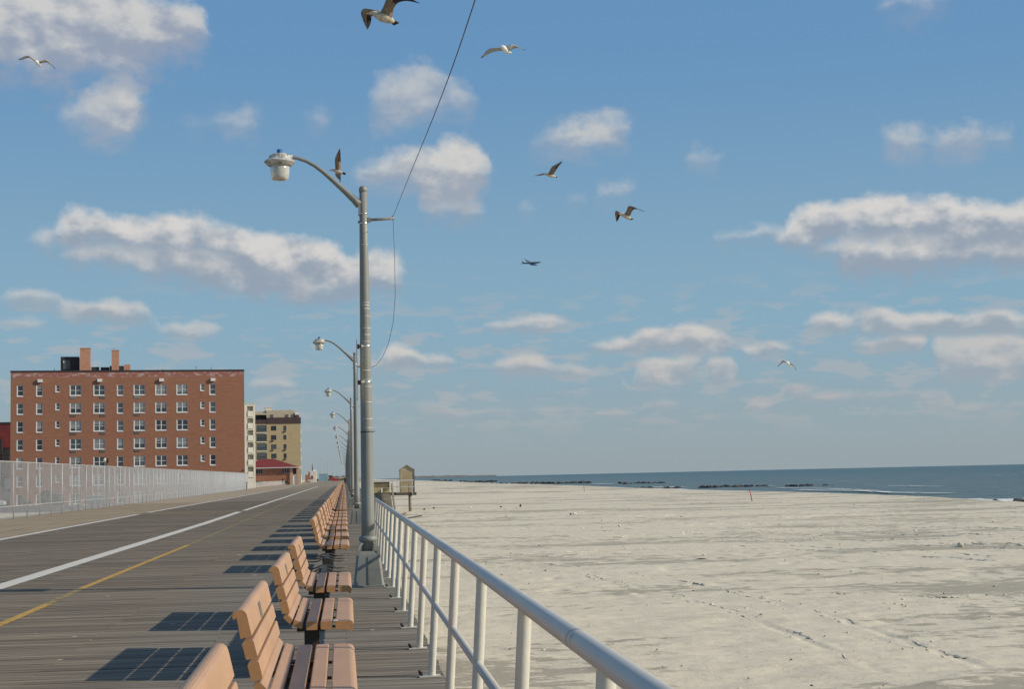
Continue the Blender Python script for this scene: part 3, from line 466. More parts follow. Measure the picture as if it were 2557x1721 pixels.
def sea_mat():
    m = bpy.data.materials.new('sea_water'); m.use_nodes = True; nt = m.node_tree; nt.nodes.clear()
    N, put, M, V, XYZ, SEP, NOISE, MAP, MIX, L = nt_helpers(nt)
    b = N('ShaderNodeBsdfPrincipled'); o = N('ShaderNodeOutputMaterial'); L.new(b.outputs[0], o.inputs[0])
    t = N('ShaderNodeTexCoord').outputs['Object']; x, y, z = SEP(t)
    n1 = NOISE(XYZ(M('MULTIPLY', x, .25), M('MULTIPLY', y, .08), 0), 1, 6, .65)[0]
    n2 = NOISE(XYZ(M('MULTIPLY', x, .02), M('MULTIPLY', y, .008), 0), 1, 4, .6)[0]
    near = MAP(x, 60, 420, 1, 0)
    c = MIX(n2, (.085, .150, .170), (.110, .178, .190))
    c = MIX(M('MULTIPLY', near, .8), c, (.185, .240, .225))
    c = MIX(MAP(n1, .35, .62, 0, .5), c, (.065, .112, .122))
    fo = NOISE(XYZ(M('MULTIPLY', x, .35), M('MULTIPLY', y, .05), 4), 1, 7, .7)[0]
    thr = MAP(x, 60, 260, .655, .76)
    c = MIX(MAP(M('SUBTRACT', fo, thr), 0, .03, 0, .8), c, (.62, .66, .66))
    L.new(c, b.inputs['Base Color']); b.inputs['Roughness'].default_value = .42; b.inputs['Specular IOR Level'].default_value = .22
    bn = N('ShaderNodeBump'); bn.inputs['Strength'].default_value = 1.0; bn.inputs['Distance'].default_value = .6
    L.new(NOISE(XYZ(M('MULTIPLY', x, .5), M('MULTIPLY', y, .15), 0), 1, 7, .7)[0], bn.inputs['Height']); L.new(bn.outputs[0], b.inputs['Normal'])
    MATS['sea_water'] = m
sea_mat()
def foam_mat():
    m = bpy.data.materials.new('sea_foam'); m.use_nodes = True; nt = m.node_tree; nt.nodes.clear()
    N, put, M, V, XYZ, SEP, NOISE, MAP, MIX, L = nt_helpers(nt)
    b = N('ShaderNodeBsdfPrincipled'); o = N('ShaderNodeOutputMaterial'); tr = N('ShaderNodeBsdfTransparent'); mx = N('ShaderNodeMixShader')
    b.inputs['Base Color'].default_value = (.80, .82, .82, 1); b.inputs['Roughness'].default_value = .8
    t = N('ShaderNodeTexCoord').outputs['Object']; x, y, z = SEP(t)
    n = NOISE(XYZ(x, M('MULTIPLY', y, .4), 0), .5, 6, .65)[0]
    L.new(MAP(n, .38, .50), mx.inputs[0]); L.new(tr.outputs[0], mx.inputs[1]); L.new(b.outputs[0], mx.inputs[2]); L.new(mx.outputs[0], o.inputs[0])
    MATS['sea_foam'] = m
foam_mat()

# ------------------------------------------------------------------ value noise for terrain (numpy)
_perm = rng.random((256, 256))
def vnoise(x, y):
    xi = np.floor(x).astype(int); yi = np.floor(y).astype(int); fx = x - xi; fy = y - yi
    fx = fx * fx * (3 - 2 * fx); fy = fy * fy * (3 - 2 * fy)
    g = lambda a, b: _perm[a & 255, b & 255]
    return (g(xi, yi) * (1 - fx) + g(xi + 1, yi) * fx) * (1 - fy) + (g(xi, yi + 1) * (1 - fx) + g(xi + 1, yi + 1) * fx) * fy
def fbm(x, y, o=4, r=.5):
    s = 0; a = 1; t = 0
    for i in range(o):
        s = s + a * vnoise(x * 2 ** i + 17.3 * i, y * 2 ** i + 9.1 * i); t += a; a *= r
    return s / t
def grid_mesh(name, X, Y, Z, material, attr=None):
    ny, nx = X.shape
    me = bpy.data.meshes.new(name)
    co = np.stack([X, Y, Z], -1).reshape(-1, 3).astype(np.float32)
    i = np.arange(ny * nx).reshape(ny, nx)
    q = np.stack([i[:-1, :-1], i[:-1, 1:], i[1:, 1:], i[1:, :-1]], -1).reshape(-1, 4).astype(np.int32)
    me.vertices.add(len(co)); me.vertices.foreach_set('co', co.ravel())
    me.loops.add(q.size); me.loops.foreach_set('vertex_index', q.ravel())
    me.polygons.add(len(q)); me.polygons.foreach_set('loop_start', np.arange(0, q.size, 4, dtype=np.int32))
    me.polygons.foreach_set('loop_total', np.full(len(q), 4, dtype=np.int32))
    me.polygons.foreach_set('use_smooth', np.ones(len(q), dtype=bool))
    me.materials.append(material); me.update(calc_edges=True)
    if attr is not None:
        a = me.attributes.new('damp', 'FLOAT', 'POINT'); a.data.foreach_set('value', attr.ravel().astype(np.float32))
    return me

# ------------------------------------------------------------------ beach (one ground sheet)
SAND, SEA = -1.6, -3.4
Yc = np.concatenate([np.linspace(-80, 3.2, 30), 3.4 * np.exp(np.linspace(0, math.log(190 / 3.4), 900)), 190 * np.exp(np.linspace(.02, math.log(9000 / 190), 120))])
Xc = np.concatenate([-np.exp(np.linspace(math.log(4000), math.log(60), 24)), np.linspace(-56, .3, 60), np.linspace(.42, 30, 330), np.linspace(30.2, 52, 110), np.linspace(52.3, 62, 40), np.linspace(62.5, 96, 40)])
GX, GY = np.meshgrid(Xc, Yc)
crest = np.interp(Yc, [-80, 100, 119, 149, 189, 250, 330, 413, 500, 9000], [50, 52, 53.5, 56.8, 57.8, 54.4, 54.6, 55.4, 52.5, 55])[:, None] + .35 * (fbm(Yc / 9, Yc * 0, 3) - .5)[:, None]
fade = np.clip(1 - GY / 260, 0, 1) * np.clip((GX - .3) / 1.5, 0, 1)
damp = fbm(GX / 8.5 + 3, GY / 3.6 + 8, 5, .55) * .75 + fbm(GX / 30 + 1, GY / 13, 3) * .25
damp = damp - .04
H = (fbm(GX / 6, GY / 2.6, 5, .55) - .5) * .16 + (fbm(GX / 1.1, GY / .5, 4, .65) - .5) * .13 + np.maximum(0, fbm(GX / .7 + 40, GY / .7, 2) - .66) * -.5 * np.clip(fbm(GX / 7 + 9, GY / 7, 2) * 4 - 2, 0, 1)
flat = np.clip((damp - .50) / .06, 0, 1)
H = H * (1 - .75 * flat) - .02 * flat
# wind-blown drift against the boardwalk
H = H + .16 * np.exp(-np.clip(GX - .4, 0, 99) / 1.6) * (.4 + fbm(GX * 0, GY / 4, 2))
# tyre tracks
def track(px, py, w=.12, dep=.05):
    global H
    px = np.array(px, float); py = np.array(py, float)
    tt = np.linspace(0, 1, len(px)); t2 = np.linspace(0, 1, 260)
    cx = np.interp(t2, tt, px); cy = np.interp(t2, tt, py)
    k = np.ones(25) / 25
    cx[12:-12] = np.convolve(cx, k, 'valid'); cy[12:-12] = np.convolve(cy, k, 'valid')
    x0, x1, y0, y1 = cx.min() - 1.6, cx.max() + 1.6, cy.min() - 1.6, cy.max() + 1.6
    rI = np.where((Yc > y0) & (Yc < y1))[0]; cI = np.where((Xc > x0) & (Xc < x1))[0]
    if len(rI) == 0 or len(cI) == 0: return
    sl_ = np.ix_(rI, cI); gx, gy = GX[sl_], GY[sl_]
    best = np.full(gx.shape, 9.0); side = np.zeros(gx.shape); arc = np.zeros(gx.shape)
    for i in range(len(cx) - 1):
        ex, ey = cx[i + 1] - cx[i], cy[i + 1] - cy[i]; ll = math.hypot(ex, ey) + 1e-9
        d = np.hypot(gx - cx[i], gy - cy[i]); m_ = d < best
        best = np.where(m_, d, best); side = np.where(m_, ((gx - cx[i]) * ey - (gy - cy[i]) * ex) / ll, side); arc = np.where(m_, i * ll, arc)
    for off in (-.85, .85):
        u = (side - off) / w
        g_ = -np.exp(-u ** 4) + .55 * np.exp(-((np.abs(u) - 1.35) / .35) ** 2)
        H[sl_] += dep * .8 * g_ * (best < 1.5) * (.5 + fbm(gx * 2.5, gy * 2.5, 3)) * np.clip((fbm(gx / 2.2 + 5, gy / 2.2, 3) - .42) * 5, 0, 1) * (.75 + .25 * np.sin(arc * 9 + 3 * fbm(gx, gy, 2)))
TRACKS = [([9, 13, 17, 20, 22.5], [62, 64, 63, 57, 48], .9), ([14, 18, 23, 26, 28], [70, 70, 66, 57, 44], .8), ([20, 24, 30, 36, 42], [79, 80, 77, 70, 58], 1.2), ([3, 6, 8, 9, 9.5, 9.2], [56, 55, 50, 43, 34, 25], .6),
          ([23, 27, 31, 34], [61, 55, 46, 34], 1.3), ([8, 20, 35, 52], [124, 128, 126, 117], .5), ([24, 28, 32, 36, 40], [52, 47, 41, 36, 33], 1.2), ([10, 14, 18, 21], [39, 36, 31, 24], .7), ([4, 14, 26, 40], [140, 147, 150, 149], .4),
          ([15, 22, 30, 40], [88, 90, 88, 82], 1.1), ([26, 34, 42, 50], [98, 101, 98, 90], 1.2), ([18, 26, 36, 48], [108, 111, 110, 104], 1.0), ([12, 18, 24, 29], [76, 78, 74, 66], 1.0)]
for tx_, ty_, tk_ in TRACKS: track(tx_, ty_, dep=.035)
bank = np.where(GX > crest, -(GX - crest) * .085, 0)
hump = .10 * np.exp(-((GX - crest + 2.0) / 2.5) ** 2) * (GX > 20)
Z = SAND + H * fade + bank + hump
Z = np.where(GX > 92, np.minimum(Z, -6), Z)
Z = Z - np.clip(GY, 0, None) ** 2 / (2 * 6.37e6)
beach = link('beach_ground', grid_mesh('beach_ground', GX, GY, Z, MATS['beach_sand'], damp)); tag(beach, kind='structure')

# ------------------------------------------------------------------ sea with the earth's curvature
Ys = np.concatenate([np.linspace(-300, 700, 120), 700 * np.exp(np.linspace(.02, math.log(14000 / 700), 70))])
Xs = np.concatenate([np.linspace(54, 300, 130), 300 * np.exp(np.linspace(.03, math.log(12000 / 300), 70))])
SX, SY = np.meshgrid(Xs, Ys)
swell = .10 * np.sin((SX + 6 * fbm(SX / 30, SY / 60, 2)) * .55) * np.clip((SX - 60) / 40, 0, 1) * np.clip(1 - SX / 300, 0, 1)
SZ = SEA + swell - (SX ** 2 + SY ** 2) / (2 * 6.37e6)
sea = link('sea_water', grid_mesh('sea_water', SX, SY, SZ, MATS['sea_water'])); tag(sea, kind='structure')

# ------------------------------------------------------------------ boardwalk: real planks near, sheet beyond
DX0, DX1 = -16.6, .775
def planks():
    m = MB(); y = 1.0
    rows = int(118 / PITCH); y0r = int(1.0 / PITCH)
    for r_ in range(y0r, rows):
        ya = r_ * PITCH + .006; yb = ya + PITCH - .012 - random.random() ** 3 * .008
        off = (r_ % 3) * 1.3
        x = -4.9 * 4 - off
        if yb < 30: dj = random.uniform(-.012, .012)
        else: dj = 0
        xs = []
        while x < DX1:
            xs.append(x); x += 4.9
        for i, xa in enumerate(xs):
            a = max(xa + .003, DX0); b_ = min(xa + 4.9 - .003, DX1 + dj)
            if b_ - a < .05: continue
            z1 = random.uniform(-.0035, .0025); z2 = z1 + random.uniform(-.0015, .0015)
            vs = [(a, ya, -.05), (b_, ya, -.05), (b_, yb, -.05), (a, yb, -.05), (a, ya, z1), (b_, ya, z1), (b_, yb, z2), (a, yb, z2)]
            m.add(vs, [(4, 5, 6, 7), (0, 1, 5, 4), (1, 2, 6, 5), (2, 3, 7, 6), (3, 0, 4, 7)])
    return m
pk = planks()
y_end = int(118 / PITCH) * PITCH
# continuous far deck with thickness
pk.box(DX0, DX1, y_end + .004, 1500, -.06, -.001)
tag(pk.build('boardwalk', MATS['deck_planks']), kind='structure')
ub = MB()
for xb in [-15.8, -13.2, -10.6, -8, -5.4, -2.8, -.3, .62]:
    ub.box(xb - .06, xb + .06, 1.0, 1498, -.32, -.054)
for yy in np.arange(4, 130, 6.0):
    for xb in [-13, -8, -3, .1]:
        ub.box(xb - .15, xb + .15, yy - .15, yy + .15, -2.2, -.33)
tag(ub.build('boardwalk_frame', MATS['dark_wood']), kind='structure')

def strip(name, pts, w, m, z=.004):
    """flat painted line following points (x, y)"""
    b = MB()
    for (xa, ya), (xb, yb) in zip(pts[:-1], pts[1:]):
        b.add([(xa - w / 2, ya, z), (xa + w / 2, ya, z), (xb + w / 2, yb, z), (xb - w / 2, yb, z)], [(0, 1, 2, 3)])
    o = b.build(name, MATS[m]); tag(o, kind='structure'); return o
strip('painted_white_line', [(-5.46, 14), (-5.42, 26), (-5.30, 45), (-5.22, 60), (-5.25, 79.5)], .32, 'line_white', .0065)
strip('painted_white_line', [(-5.20, 82.5), (-5.15, 140), (-5.05, 300)], .27, 'line_white', .0065)
strip('painted_white_line', [(-10.1, 36), (-10.1, 47), (-10.18, 79)], .27, 'line_white', .0065)
strip('painted_white_line', [(-10.22, 83.5), (-10.0, 150), (-10.1, 300)], .27, 'line_white', .0065)
strip('painted_yellow_line', [(-3.95, 15), (-3.95, 21.6)], .12, 'line_yellow', .0065)
strip('painted_yellow_line', [(-3.96, 21.6), (-4.0, 24.6)], .12, 'line_faint', .0065)
strip('painted_yellow_line', [(-4.0, 24.6), (-3.90, 40)], .12, 'line_yellow', .0065)
strip('painted_yellow_line', [(-3.90, 40.2), (-3.9, 76)], .07, 'line_faint', .0065)
strip('painted_yellow_line', [(-3.9, 76), (-3.9, 140)], .06, 'line_ghost', .0065)
strip('painted_yellow_line', [(-11.7, 48), (-11.85, 140)], .12, 'line_ghost', .0065)
_b = MB(); _b.add([(-9.9, 80.4, .0065), (-5.35, 80.4, .0065), (-5.35, 81.3, .0065), (-9.9, 81.3, .0065)], [(0, 1, 2, 3)])
tag(_b.build('painted_yellow_line', MATS['line_ghost']), kind='structure')

# street and lot behind the fence
_b = MB(); _b.add([(-220, 186, -1.55), (-17.6, 186, -1.55), (-17.6, 246.5, -1.55), (-220, 246.5, -1.55)], [(0, 1, 2, 3)])
tag(_b.build('street', MATS['asphalt']), kind='structure')

# ------------------------------------------------------------------ foam
def foam(x0, x1, y0, y1, n=14, z=SEA + .22, wob=1.0):
    b = MB(); vs = []; fs = []
    for i in range(n + 1):
        t = i / n; yy = y0 + (y1 - y0) * t; o = wob * math.sin(t * 9 + x0) * 1.2 + random.uniform(-.4, .4) * wob
        vs += [(x0 + o, yy, z - (x0 ** 2 + yy ** 2) / 1.274e7), (x1 + o * 1.3, yy, z - (x1 ** 2 + yy ** 2) / 1.274e7)]
        if i: fs.append((2 * i - 2, 2 * i - 1, 2 * i + 1, 2 * i))
    b.add(vs, fs); tag(b.build('wave_foam', MATS['sea_foam']), kind='stuff')
foam(73, 86, 180, 206, 18, wob=.3); foam(74, 82, 150, 178, 12); foam(80, 96, 166, 200, 12); foam(70, 100, 183, 199, 12); foam(64, 76, 400, 425, 8); foam(66, 84, 640, 715, 10); foam(76, 80, 196, 262, 20); foam(97, 99.4, 250, 330, 24); foam(104, 105.6, 300, 372, 20, wob=.6)
foam(82, 84, 300, 420, 24); foam(74, 80, 420, 560, 22); foam(76, 82, 600, 900, 22); foam(128, 129.5, 330, 360, 10, wob=.5); foam(88, 96, 436, 452, 6); foam(100, 104, 600, 640, 6)
for k in range(16):
    xx = random.uniform(110, 330); yy = random.uniform(250, 700)
    foam(xx, xx + random.uniform(.8, 1.6), yy, yy + random.uniform(10, 35), 6, wob=.6)

# ------------------------------------------------------------------ rock jetties
def jetty(x0, x1, yc, n, h, label, spread=2.6, gap=0.0):
    b = MB()
    for i in range(n):
        t = random.random(); t = t if random.random() < .75 else round(t * 7) / 7 + random.gauss(0, .02)
        if gap and abs(t - gap) < .06: continue
        r = random.uniform(.28, .8)
        b.blob((x0 + (x1 - x0) * t, yc + random.gauss(0, spread * .5), SEA + random.uniform(-.25, h) * (1 - .35 * t)), (r * 1.25, r, r * .62), 1, .22, smooth=False)
    tag(b.build('rock_jetty', MATS['rock']), label, 'jetty', 'rock jetties running into the sea')
jetty(60, 114, 420, 210, .42, 'long low dark rock jetty behind the leaning red stake', gap=.62)
jetty(116, 128, 404, 16, .35, 'short broken run of rocks off the seaward end of the long jetty')
jetty(66, 112, 712, 150, .9, 'dark rock jetty with white surf on it, left of the long middle jetty')
jetty(108, 125, 610, 50, .6, 'thin dark line of rocks offshore above the end of the surf-covered jetty')
jetty(74, 98, 1010, 90, 1.2, 'small distant rock jetty, third from the right along the shoreline')
jetty(74, 92, 1350, 60, 1.5, 'farthest rock jetty, a thin dark mark just right of the wooden kiosk')
def boulder(x, y, z, r, label):
    b = MB(); b.blob((0, 0, 0), r, 2, .2, smooth=False); o = b.build('boulder', MATS['rock']); o.location = (x, y, z - .08); o.scale = (.7, .7, .7)
    tag(o, label, 'boulder', 'boulders in the surf at the right edge')
boulder(72.5, 178.5, -3.05, (.75, .6, .75), 'dark upright boulder at the left end of the surf-washed rocks far right')
boulder(74.4, 178, -3.25, (1.6, .8, .5), 'low flat dark boulder lying right of the upright one in the surf')
boulder(76.3, 177.5, -3.05, (1.0, .8, .6), 'rounded dark boulder second from the upright boulder in the surf')
boulder(78.8, 176.5, -2.95, (1.9, .8, .55), 'long sloping dark boulder rising to the right in the surf')
boulder(84.0, 178.5, -2.95, (1.9, 1.0, .95), 'largest dark boulder, standing apart near the right edge of the photo')
boulder(87.2, 178.5, -3.2, (1.5, .7, .42), 'low dark boulder just right of the largest one in the surf')
boulder(70.5, 179, -3.0, (.9, .5, .3), 'small low boulder peeping over the sand left of the upright one')

# ------------------------------------------------------------------ far shore across the bay
b = MB()
for i in range(46):
    x = 330 + i * 6.2 + random.uniform(-3, 3); w = random.uniform(3, 8); h = random.choice([2, 3, 4, 6, 9, 5]) * .25
    b.box(x, x + w, 7900, 7960, -12, -1.2 + h)
b.box(300, 760, 7850, 8100, -14, -2.2)
tag(b.build('far_shore', MATS['far_building']), kind='structure')

# ------------------------------------------------------------------ small things lying on the sand
def sand_bit(name, x, y, r, m, label, cat):
    b = MB(); b.blob((0, 0, 0), r, 1, .25); o = b.build(name, MATS[m]); o.location = (x, y, SAND + r[2] * .3 + .02); o.scale = (.62, .62, .62); tag(o, label, cat)
sand_bit('shell', 12.03, 151.2, (.16, .12, .12), 'shell', 'white shell fragment lying level with the foot of the kiosk post', 'shell')
sand_bit('shell', 17.87, 182.5, (.18, .14, .13), 'shell', 'white shell fragment farthest out, midway between kiosk and red stake', 'shell')
sand_bit('shell', 23.7, 170.3, (.14, .12, .12), 'shell', 'small white shell below the far orange stake', 'shell')
sand_bit('shell', 17.3, 117.8, (.20, .15, .15), 'shell', 'white shell with a dark lump touching its left side', 'shell')
sand_bit('shell', 15.8, 89.9, (.13, .12, .11), 'shell', 'bright white shell nearest the railing in the middle of the sand', 'shell')
sand_bit('shell', 27.2, 73, (.11, .09, .08), 'shell', 'pale shell by the tyre tracks, right part of the beach', 'shell')
sand_bit('shell', 13.2, 57.2, (.12, .08, .06), 'shell', 'pale flat shell on the edge of a damp patch near the railing', 'shell')
sand_bit('beach_stone', 16.9, 151, (.18, .16, .22), 'seaweed', 'dark upright stone on the sand, right of two pale shells', 'stone')
sand_bit('beach_stone', 7.4, 147.4, (.17, .15, .13), 'seaweed', 'dark stone nearest the kiosk post on its right', 'stone')
sand_bit('beach_stone', 8.6, 152.5, (.16, .12, .12), 'seaweed', 'dark stone second to the right of the kiosk post', 'stone')
sand_bit('beach_stone', 17.0, 117.9, (.13, .1, .1), 'seaweed', 'dark lump touching the left side of a white shell', 'stone')
sand_bit('beach_stone', 14.9, 150, (.15, .14, .1), 'seaweed', 'flat brown stone left of the dark upright one', 'stone')
sand_bit('sand_clod', 23.6, 58.5, (.22, .16, .16), 'beach_sand', 'pale pointed clod of sand beside the tracks at right', 'clod')
sand_bit('seaweed_clump', 12.6, 55, (.30, .10, .03), 'seaweed', 'thin brown strand of seaweed near the railing side', 'seaweed')
# driftwood: stump and plank
t = empty('driftwood', (4.55, 117, SAND)); tag(t, 'grey driftwood stump with a dark plank lying on the sand before the kiosk', 'driftwood')
b = MB(); b.tube([(-.35, 0, 0), (-.2, 0, .25), (.0, .05, .48)], [.16, .17, .12], 8); b.tube([(-.1, 0, .3), (-.42, 0, .42)], [.08, .05], 7); b.build('stump', MATS['weathered_wood'], t)
b = MB(); b.box(-.1, 1.15, -.12, .12, .02, .10, T=lambda q: (q[0], q[1], q[2] + q[0] * .16)); b.build('plank', MATS['dark_wood'], t)
# ruts: broken ridges of thrown-up sand along the wheel tracks
def ground_z(x, y):
    j = int(np.searchsorted(Xc, x)); i = int(np.searchsorted(Yc, y)); return float(Z[min(i, len(Yc) - 1), min(j, len(Xc) - 1)])
rb_ = MB()
for tx_, ty_, tk_ in TRACKS:
    tt = np.linspace(0, 1, len(tx_)); n_ = 500; t2 = np.linspace(0, 1, n_)
    cx_, cy_ = np.interp(t2, tt, tx_), np.interp(t2, tt, ty_); kk_ = np.ones(61) / 61
    cx_[30:-30] = np.convolve(cx_, kk_, 'valid'); cy_[30:-30] = np.convolve(cy_, kk_, 'valid')
    for off in (-.95, -.70, .70, .95):
        i = random.randint(0, 40)
        while i < n_ - 12:
            run = random.randint(8, 55); j = min(n_ - 2, i + run); prevq = None
            for k in range(i, j, 2):
                dx_, dy_ = cx_[k + 1] - cx_[k], cy_[k + 1] - cy_[k]; l_ = math.hypot(dx_, dy_) + 1e-9; nx_, ny_ = -dy_ / l_, dx_ / l_
                o_ = off + random.uniform(-.03, .03); x_, y_ = cx_[k] + nx_ * o_, cy_[k] + ny_ * o_
                e_ = min(1, (k - i) / 4, (j - k) / 4) + .05
                h_ = random.uniform(.010, .038) * tk_ * e_; w_ = random.uniform(.04, .08) * tk_; z_ = ground_z(x_, y_) - .012
                q = [(x_ - nx_ * w_, y_ - ny_ * w_, z_), (x_, y_, z_ + h_), (x_ + nx_ * w_, y_ + ny_ * w_, z_)]
                if prevq: rb_.add(prevq + q, [(0, 1, 4, 3), (1, 2, 5, 4)])
                prevq = q
            i = j + random.randint(3, 45)
tag(rb_.build('tyre_ruts', MATS['beach_sand']), kind='stuff')
# trampled clods and litter
cb = MB(); lbm = MB()
for _ in range(38):
    gx_, gy_ = random.uniform(2, 46), 12 * math.exp(random.uniform(0, 2.4))
    if gx_ > gy_ * .55 + 2: gx_ = random.uniform(1.5, gy_ * .5 + 1.5)
    for _ in range(random.randint(6, 22)):
        x_, y_ = gx_ + random.gauss(0, 2.2), gy_ + random.gauss(0, .9)
        if x_ < 1.0: continue
        r_ = random.uniform(.006, .026) * (.7 + y_ / 60); cb.blob((x_, y_, ground_z(x_, y_) + r_ * .1), (r_ * random.uniform(1, 1.8), r_, r_ * .7), 0, .25)
for _ in range(170):
    y_ = 9 * math.exp(random.uniform(0, 2.8)); x_ = random.uniform(.9, min(52, y_ * .5 + 2)); l_ = random.uniform(.012, .042) * (.7 + y_ / 60); a_ = random.uniform(0, math.pi); z_ = ground_z(x_, y_)
    cx_, cy_ = math.cos(a_) * l_, math.sin(a_) * l_; w_ = l_ * random.uniform(.12, .5)
    lbm.add([(x_ - cx_, y_ - cy_, z_), (x_ + cy_ / l_ * w_, y_ - cx_ / l_ * w_, z_ + .004), (x_ + cx_, y_ + cy_, z_ + .002), (x_ - cy_ / l_ * w_, y_ + cx_ / l_ * w_, z_ + .012), (x_, y_, z_ + .02 + l_ * .3)], [(0, 1, 4), (1, 2, 4), (2, 3, 4), (3, 0, 4)])
tag(cb.build('sand_clods', MATS['beach_sand']), kind='stuff'); tag(lbm.build('beach_litter', MATS['seaweed']), kind='stuff')
# stakes
def stake(x, y, h, lean, label):
    b = MB(); b.tube([(0, 0, -.2), (-lean * .5, 0, h * .5), (-lean, 0, h)], .045, 8); o = b.build('stake', MATS['stake_red']); o.location = (x, y, SAND); tag(o, label, 'stake')
stake(39.18, 148.4, 1.22, .27, 'leaning orange-red stake stuck in the sand before the water')
stake(38.6, 251.6, 1.1, .0, 'short upright reddish stake far off near the surf')

# ------------------------------------------------------------------ lamp posts
def lamp_post(full=True):
    r = empty('lamp_post')
    P, PD = MATS['pole_paint'], MATS['pole_paint_dark']
    # casing at the foot: tapered square body, flanged corner ribs, collar
    b = MB()
    def sq(h, z, c=.03): return [(-h + c, -h, z), (h - c, -h, z), (h, -h + c, z), (h, h - c, z), (h - c, h, z), (-h + c, h, z), (-h, h - c, z), (-h, -h + c, z)]
    secs = [sq(.245, 0), sq(.245, .025), sq(.222, .03), sq(.172, .47), sq(.155, .52)]
    vs = [q for s_ in secs for q in s_]; fs = []
    for i in range(len(secs) - 1):
        for k in range(8): fs.append((i * 8 + k, i * 8 + (k + 1) % 8, (i + 1) * 8 + (k + 1) % 8, (i + 1) * 8 + k))
    fs.append(tuple(32 + k for k in range(8)))
    b.add(vs, fs)
    for sx, sy in ((-1, -1), (1, -1), (1, 1), (-1, 1)):
        pr = [(.172, .46), (.168, .53), (.150, .59), (.112, .645), (.085, .66)]
        for (h0, z0), (h1, z1) in zip(pr[:-1], pr[1:]):
            w = .05
            b.add([(sx * h0, sy * (h0 - w), z0), (sx * h0, sy * h0, z0), (sx * (h0 - w), sy * h0, z0), (sx * h1, sy * (h1 - w), z1), (sx * h1, sy * h1, z1), (sx * (h1 - w), sy * h1, z1)],
                  [(0, 1, 4, 3), (1, 2, 5, 4), (2, 0, 3, 5)])
    base = b.build('base_casing', P, r)
    b = MB(); b.box(-.012, .012, -.236, -.226, .04, .44, T=lambda q: (q[0], q[1] + q[2] * .112, q[2])); b.box(.02, .20, -.2265, -.222, .245, .252, T=lambda q: (q[0] * .9, q[1] + q[2] * .108, q[2]))
    b.build('door_seam', PD, base)
    b = MB(); b.lathe([(.118, .655), (.135, .66), (.138, .70), (.125, .735), (.10, .74)], n=20); b.build('collar', P, r)
    b = MB(); b.lathe([(.098, .50), (.097, 1.0), (.0905, 2.0), (.0835, 3.0), (.075, 4.0), (.065, 5.0), (.0555, 5.86)], n=28); b.build('pole', P, r)
    b = MB(); b.lathe([(.0565, 5.855), (.063, 5.86), (.063, 5.90), (.055, 5.925), (.03, 5.945), (.004, 5.95)], n=20); b.build('cap', P, r)
    b = MB()
    ap = [(-.055, 0, 5.665), (-.125, 0, 5.73), (-.27, 0, 5.87), (-.425, 0, 6.015), (-.58, 0, 6.155), (-.71, 0, 6.255), (-.835, 0, 6.325), (-.965, 0, 6.37), (-1.06, 0, 6.385), (-1.15, 0, 6.385)]
    b.tube(ap, [.068, .055, .045, .038, .032, .029, .027, .026, .025, .025], 12)
    b.box(-.075, -.04, -.05, .05, 5.50, 5.74); b.tube([(-.066, -.01, 5.40), (-.066, .01, 5.40)], .02, 8); b.build('arm', P, r)
    hd = MB(); hd.lathe([(.160, -.062), (.180, -.058), (.228, -.014), (.231, .0), (.190, .030), (.165, .045), (.140, .10), (.105, .118), (.05, .124), (.01, .126)], c=(-1.23, 0, 6.315), n=36, sharp=True)
    for k in range(10):
        a_ = k * math.pi / 5; hd.box(.135, .172, -.006, .006, .04, .10, T=lambda q: (-1.23 + (q[0] - (q[2] - .04) * .4) * math.cos(a_) - q[1] * math.sin(a_), (q[0] - (q[2] - .04) * .4) * math.sin(a_) + q[1] * math.cos(a_), 6.315 + q[2]))
    hd.tube([(-1.04, 0, 6.383), (-1.15, 0, 6.383)], .034, 10)
    hood = hd.build('lamp_hood', MATS['hood_paint'], r)
    b = MB(); b.lathe([(.036, .125), (.042, .13), (.042, .19), (.036, .197), (.01, .198)], c=(-1.23, 0, 6.305), n=16, sharp=True); b.build('photocell', MATS['cell_blue'], hood)
    b = MB(); b.lathe([(.145, -.05), (.145, -.12), (.141, -.18), (.133, -.235), (.122, -.262), (.105, -.273), (.06, -.277), (.01, -.278)], c=(-1.23, 0, 6.315), n=32); b.build('globe', MATS['globe_plastic'], r)
    b = MB(); b.tube([(.05, 0, 5.43), (.46, 0, 5.455)], .022, 10); b.tube([(.44, 0, 5.43), (.44, 0, 5.50)], .012, 6); b.box(.055, .10, -.035, .035, 5.395, 5.465); b.build('side_bracket', P, r)
    for z_ in (5.37, 5.515):
        b = MB(); b.lathe([(.0625, z_), (.0655, z_ + .003), (.0650, z_ + .017), (.0612, z_ + .02)], n=20, cap=False); b.build('steel_band', MATS['steel_band'], r)
    return r
lamp0 = lamp_post()
ORD = ['first', 'second', 'third', 'fourth', 'fifth', 'sixth', 'seventh', 'eighth', 'ninth', 'tenth', 'eleventh', 'twelfth', 'thirteenth', 'fourteenth', 'fifteenth', 'sixteenth', 'seventeenth', 'eighteenth', 'nineteenth', 'twentieth']
for k in range(18):
    o = lamp0 if k == 0 else copy_tree(lamp0)
    y = 23.2 + 31.3 * k
    o.location = (.335 if k == 0 else .42, y, 0)
    if k: o.rotation_euler.z = R(random.uniform(-5, 5))
    lb = {0: 'tall grey lamp post nearest the camera, its lamp topped by a blue cell', 1: 'grey lamp post second from the camera, seen just left of the nearest one',
          2: 'third lamp post along the benches, its lamp small and tan'}.get(k, ORD[k] + ' lamp post counting along the row of benches from the camera')
    tag(o, lb, 'lamp post', 'lamp posts standing in a row behind the benches')
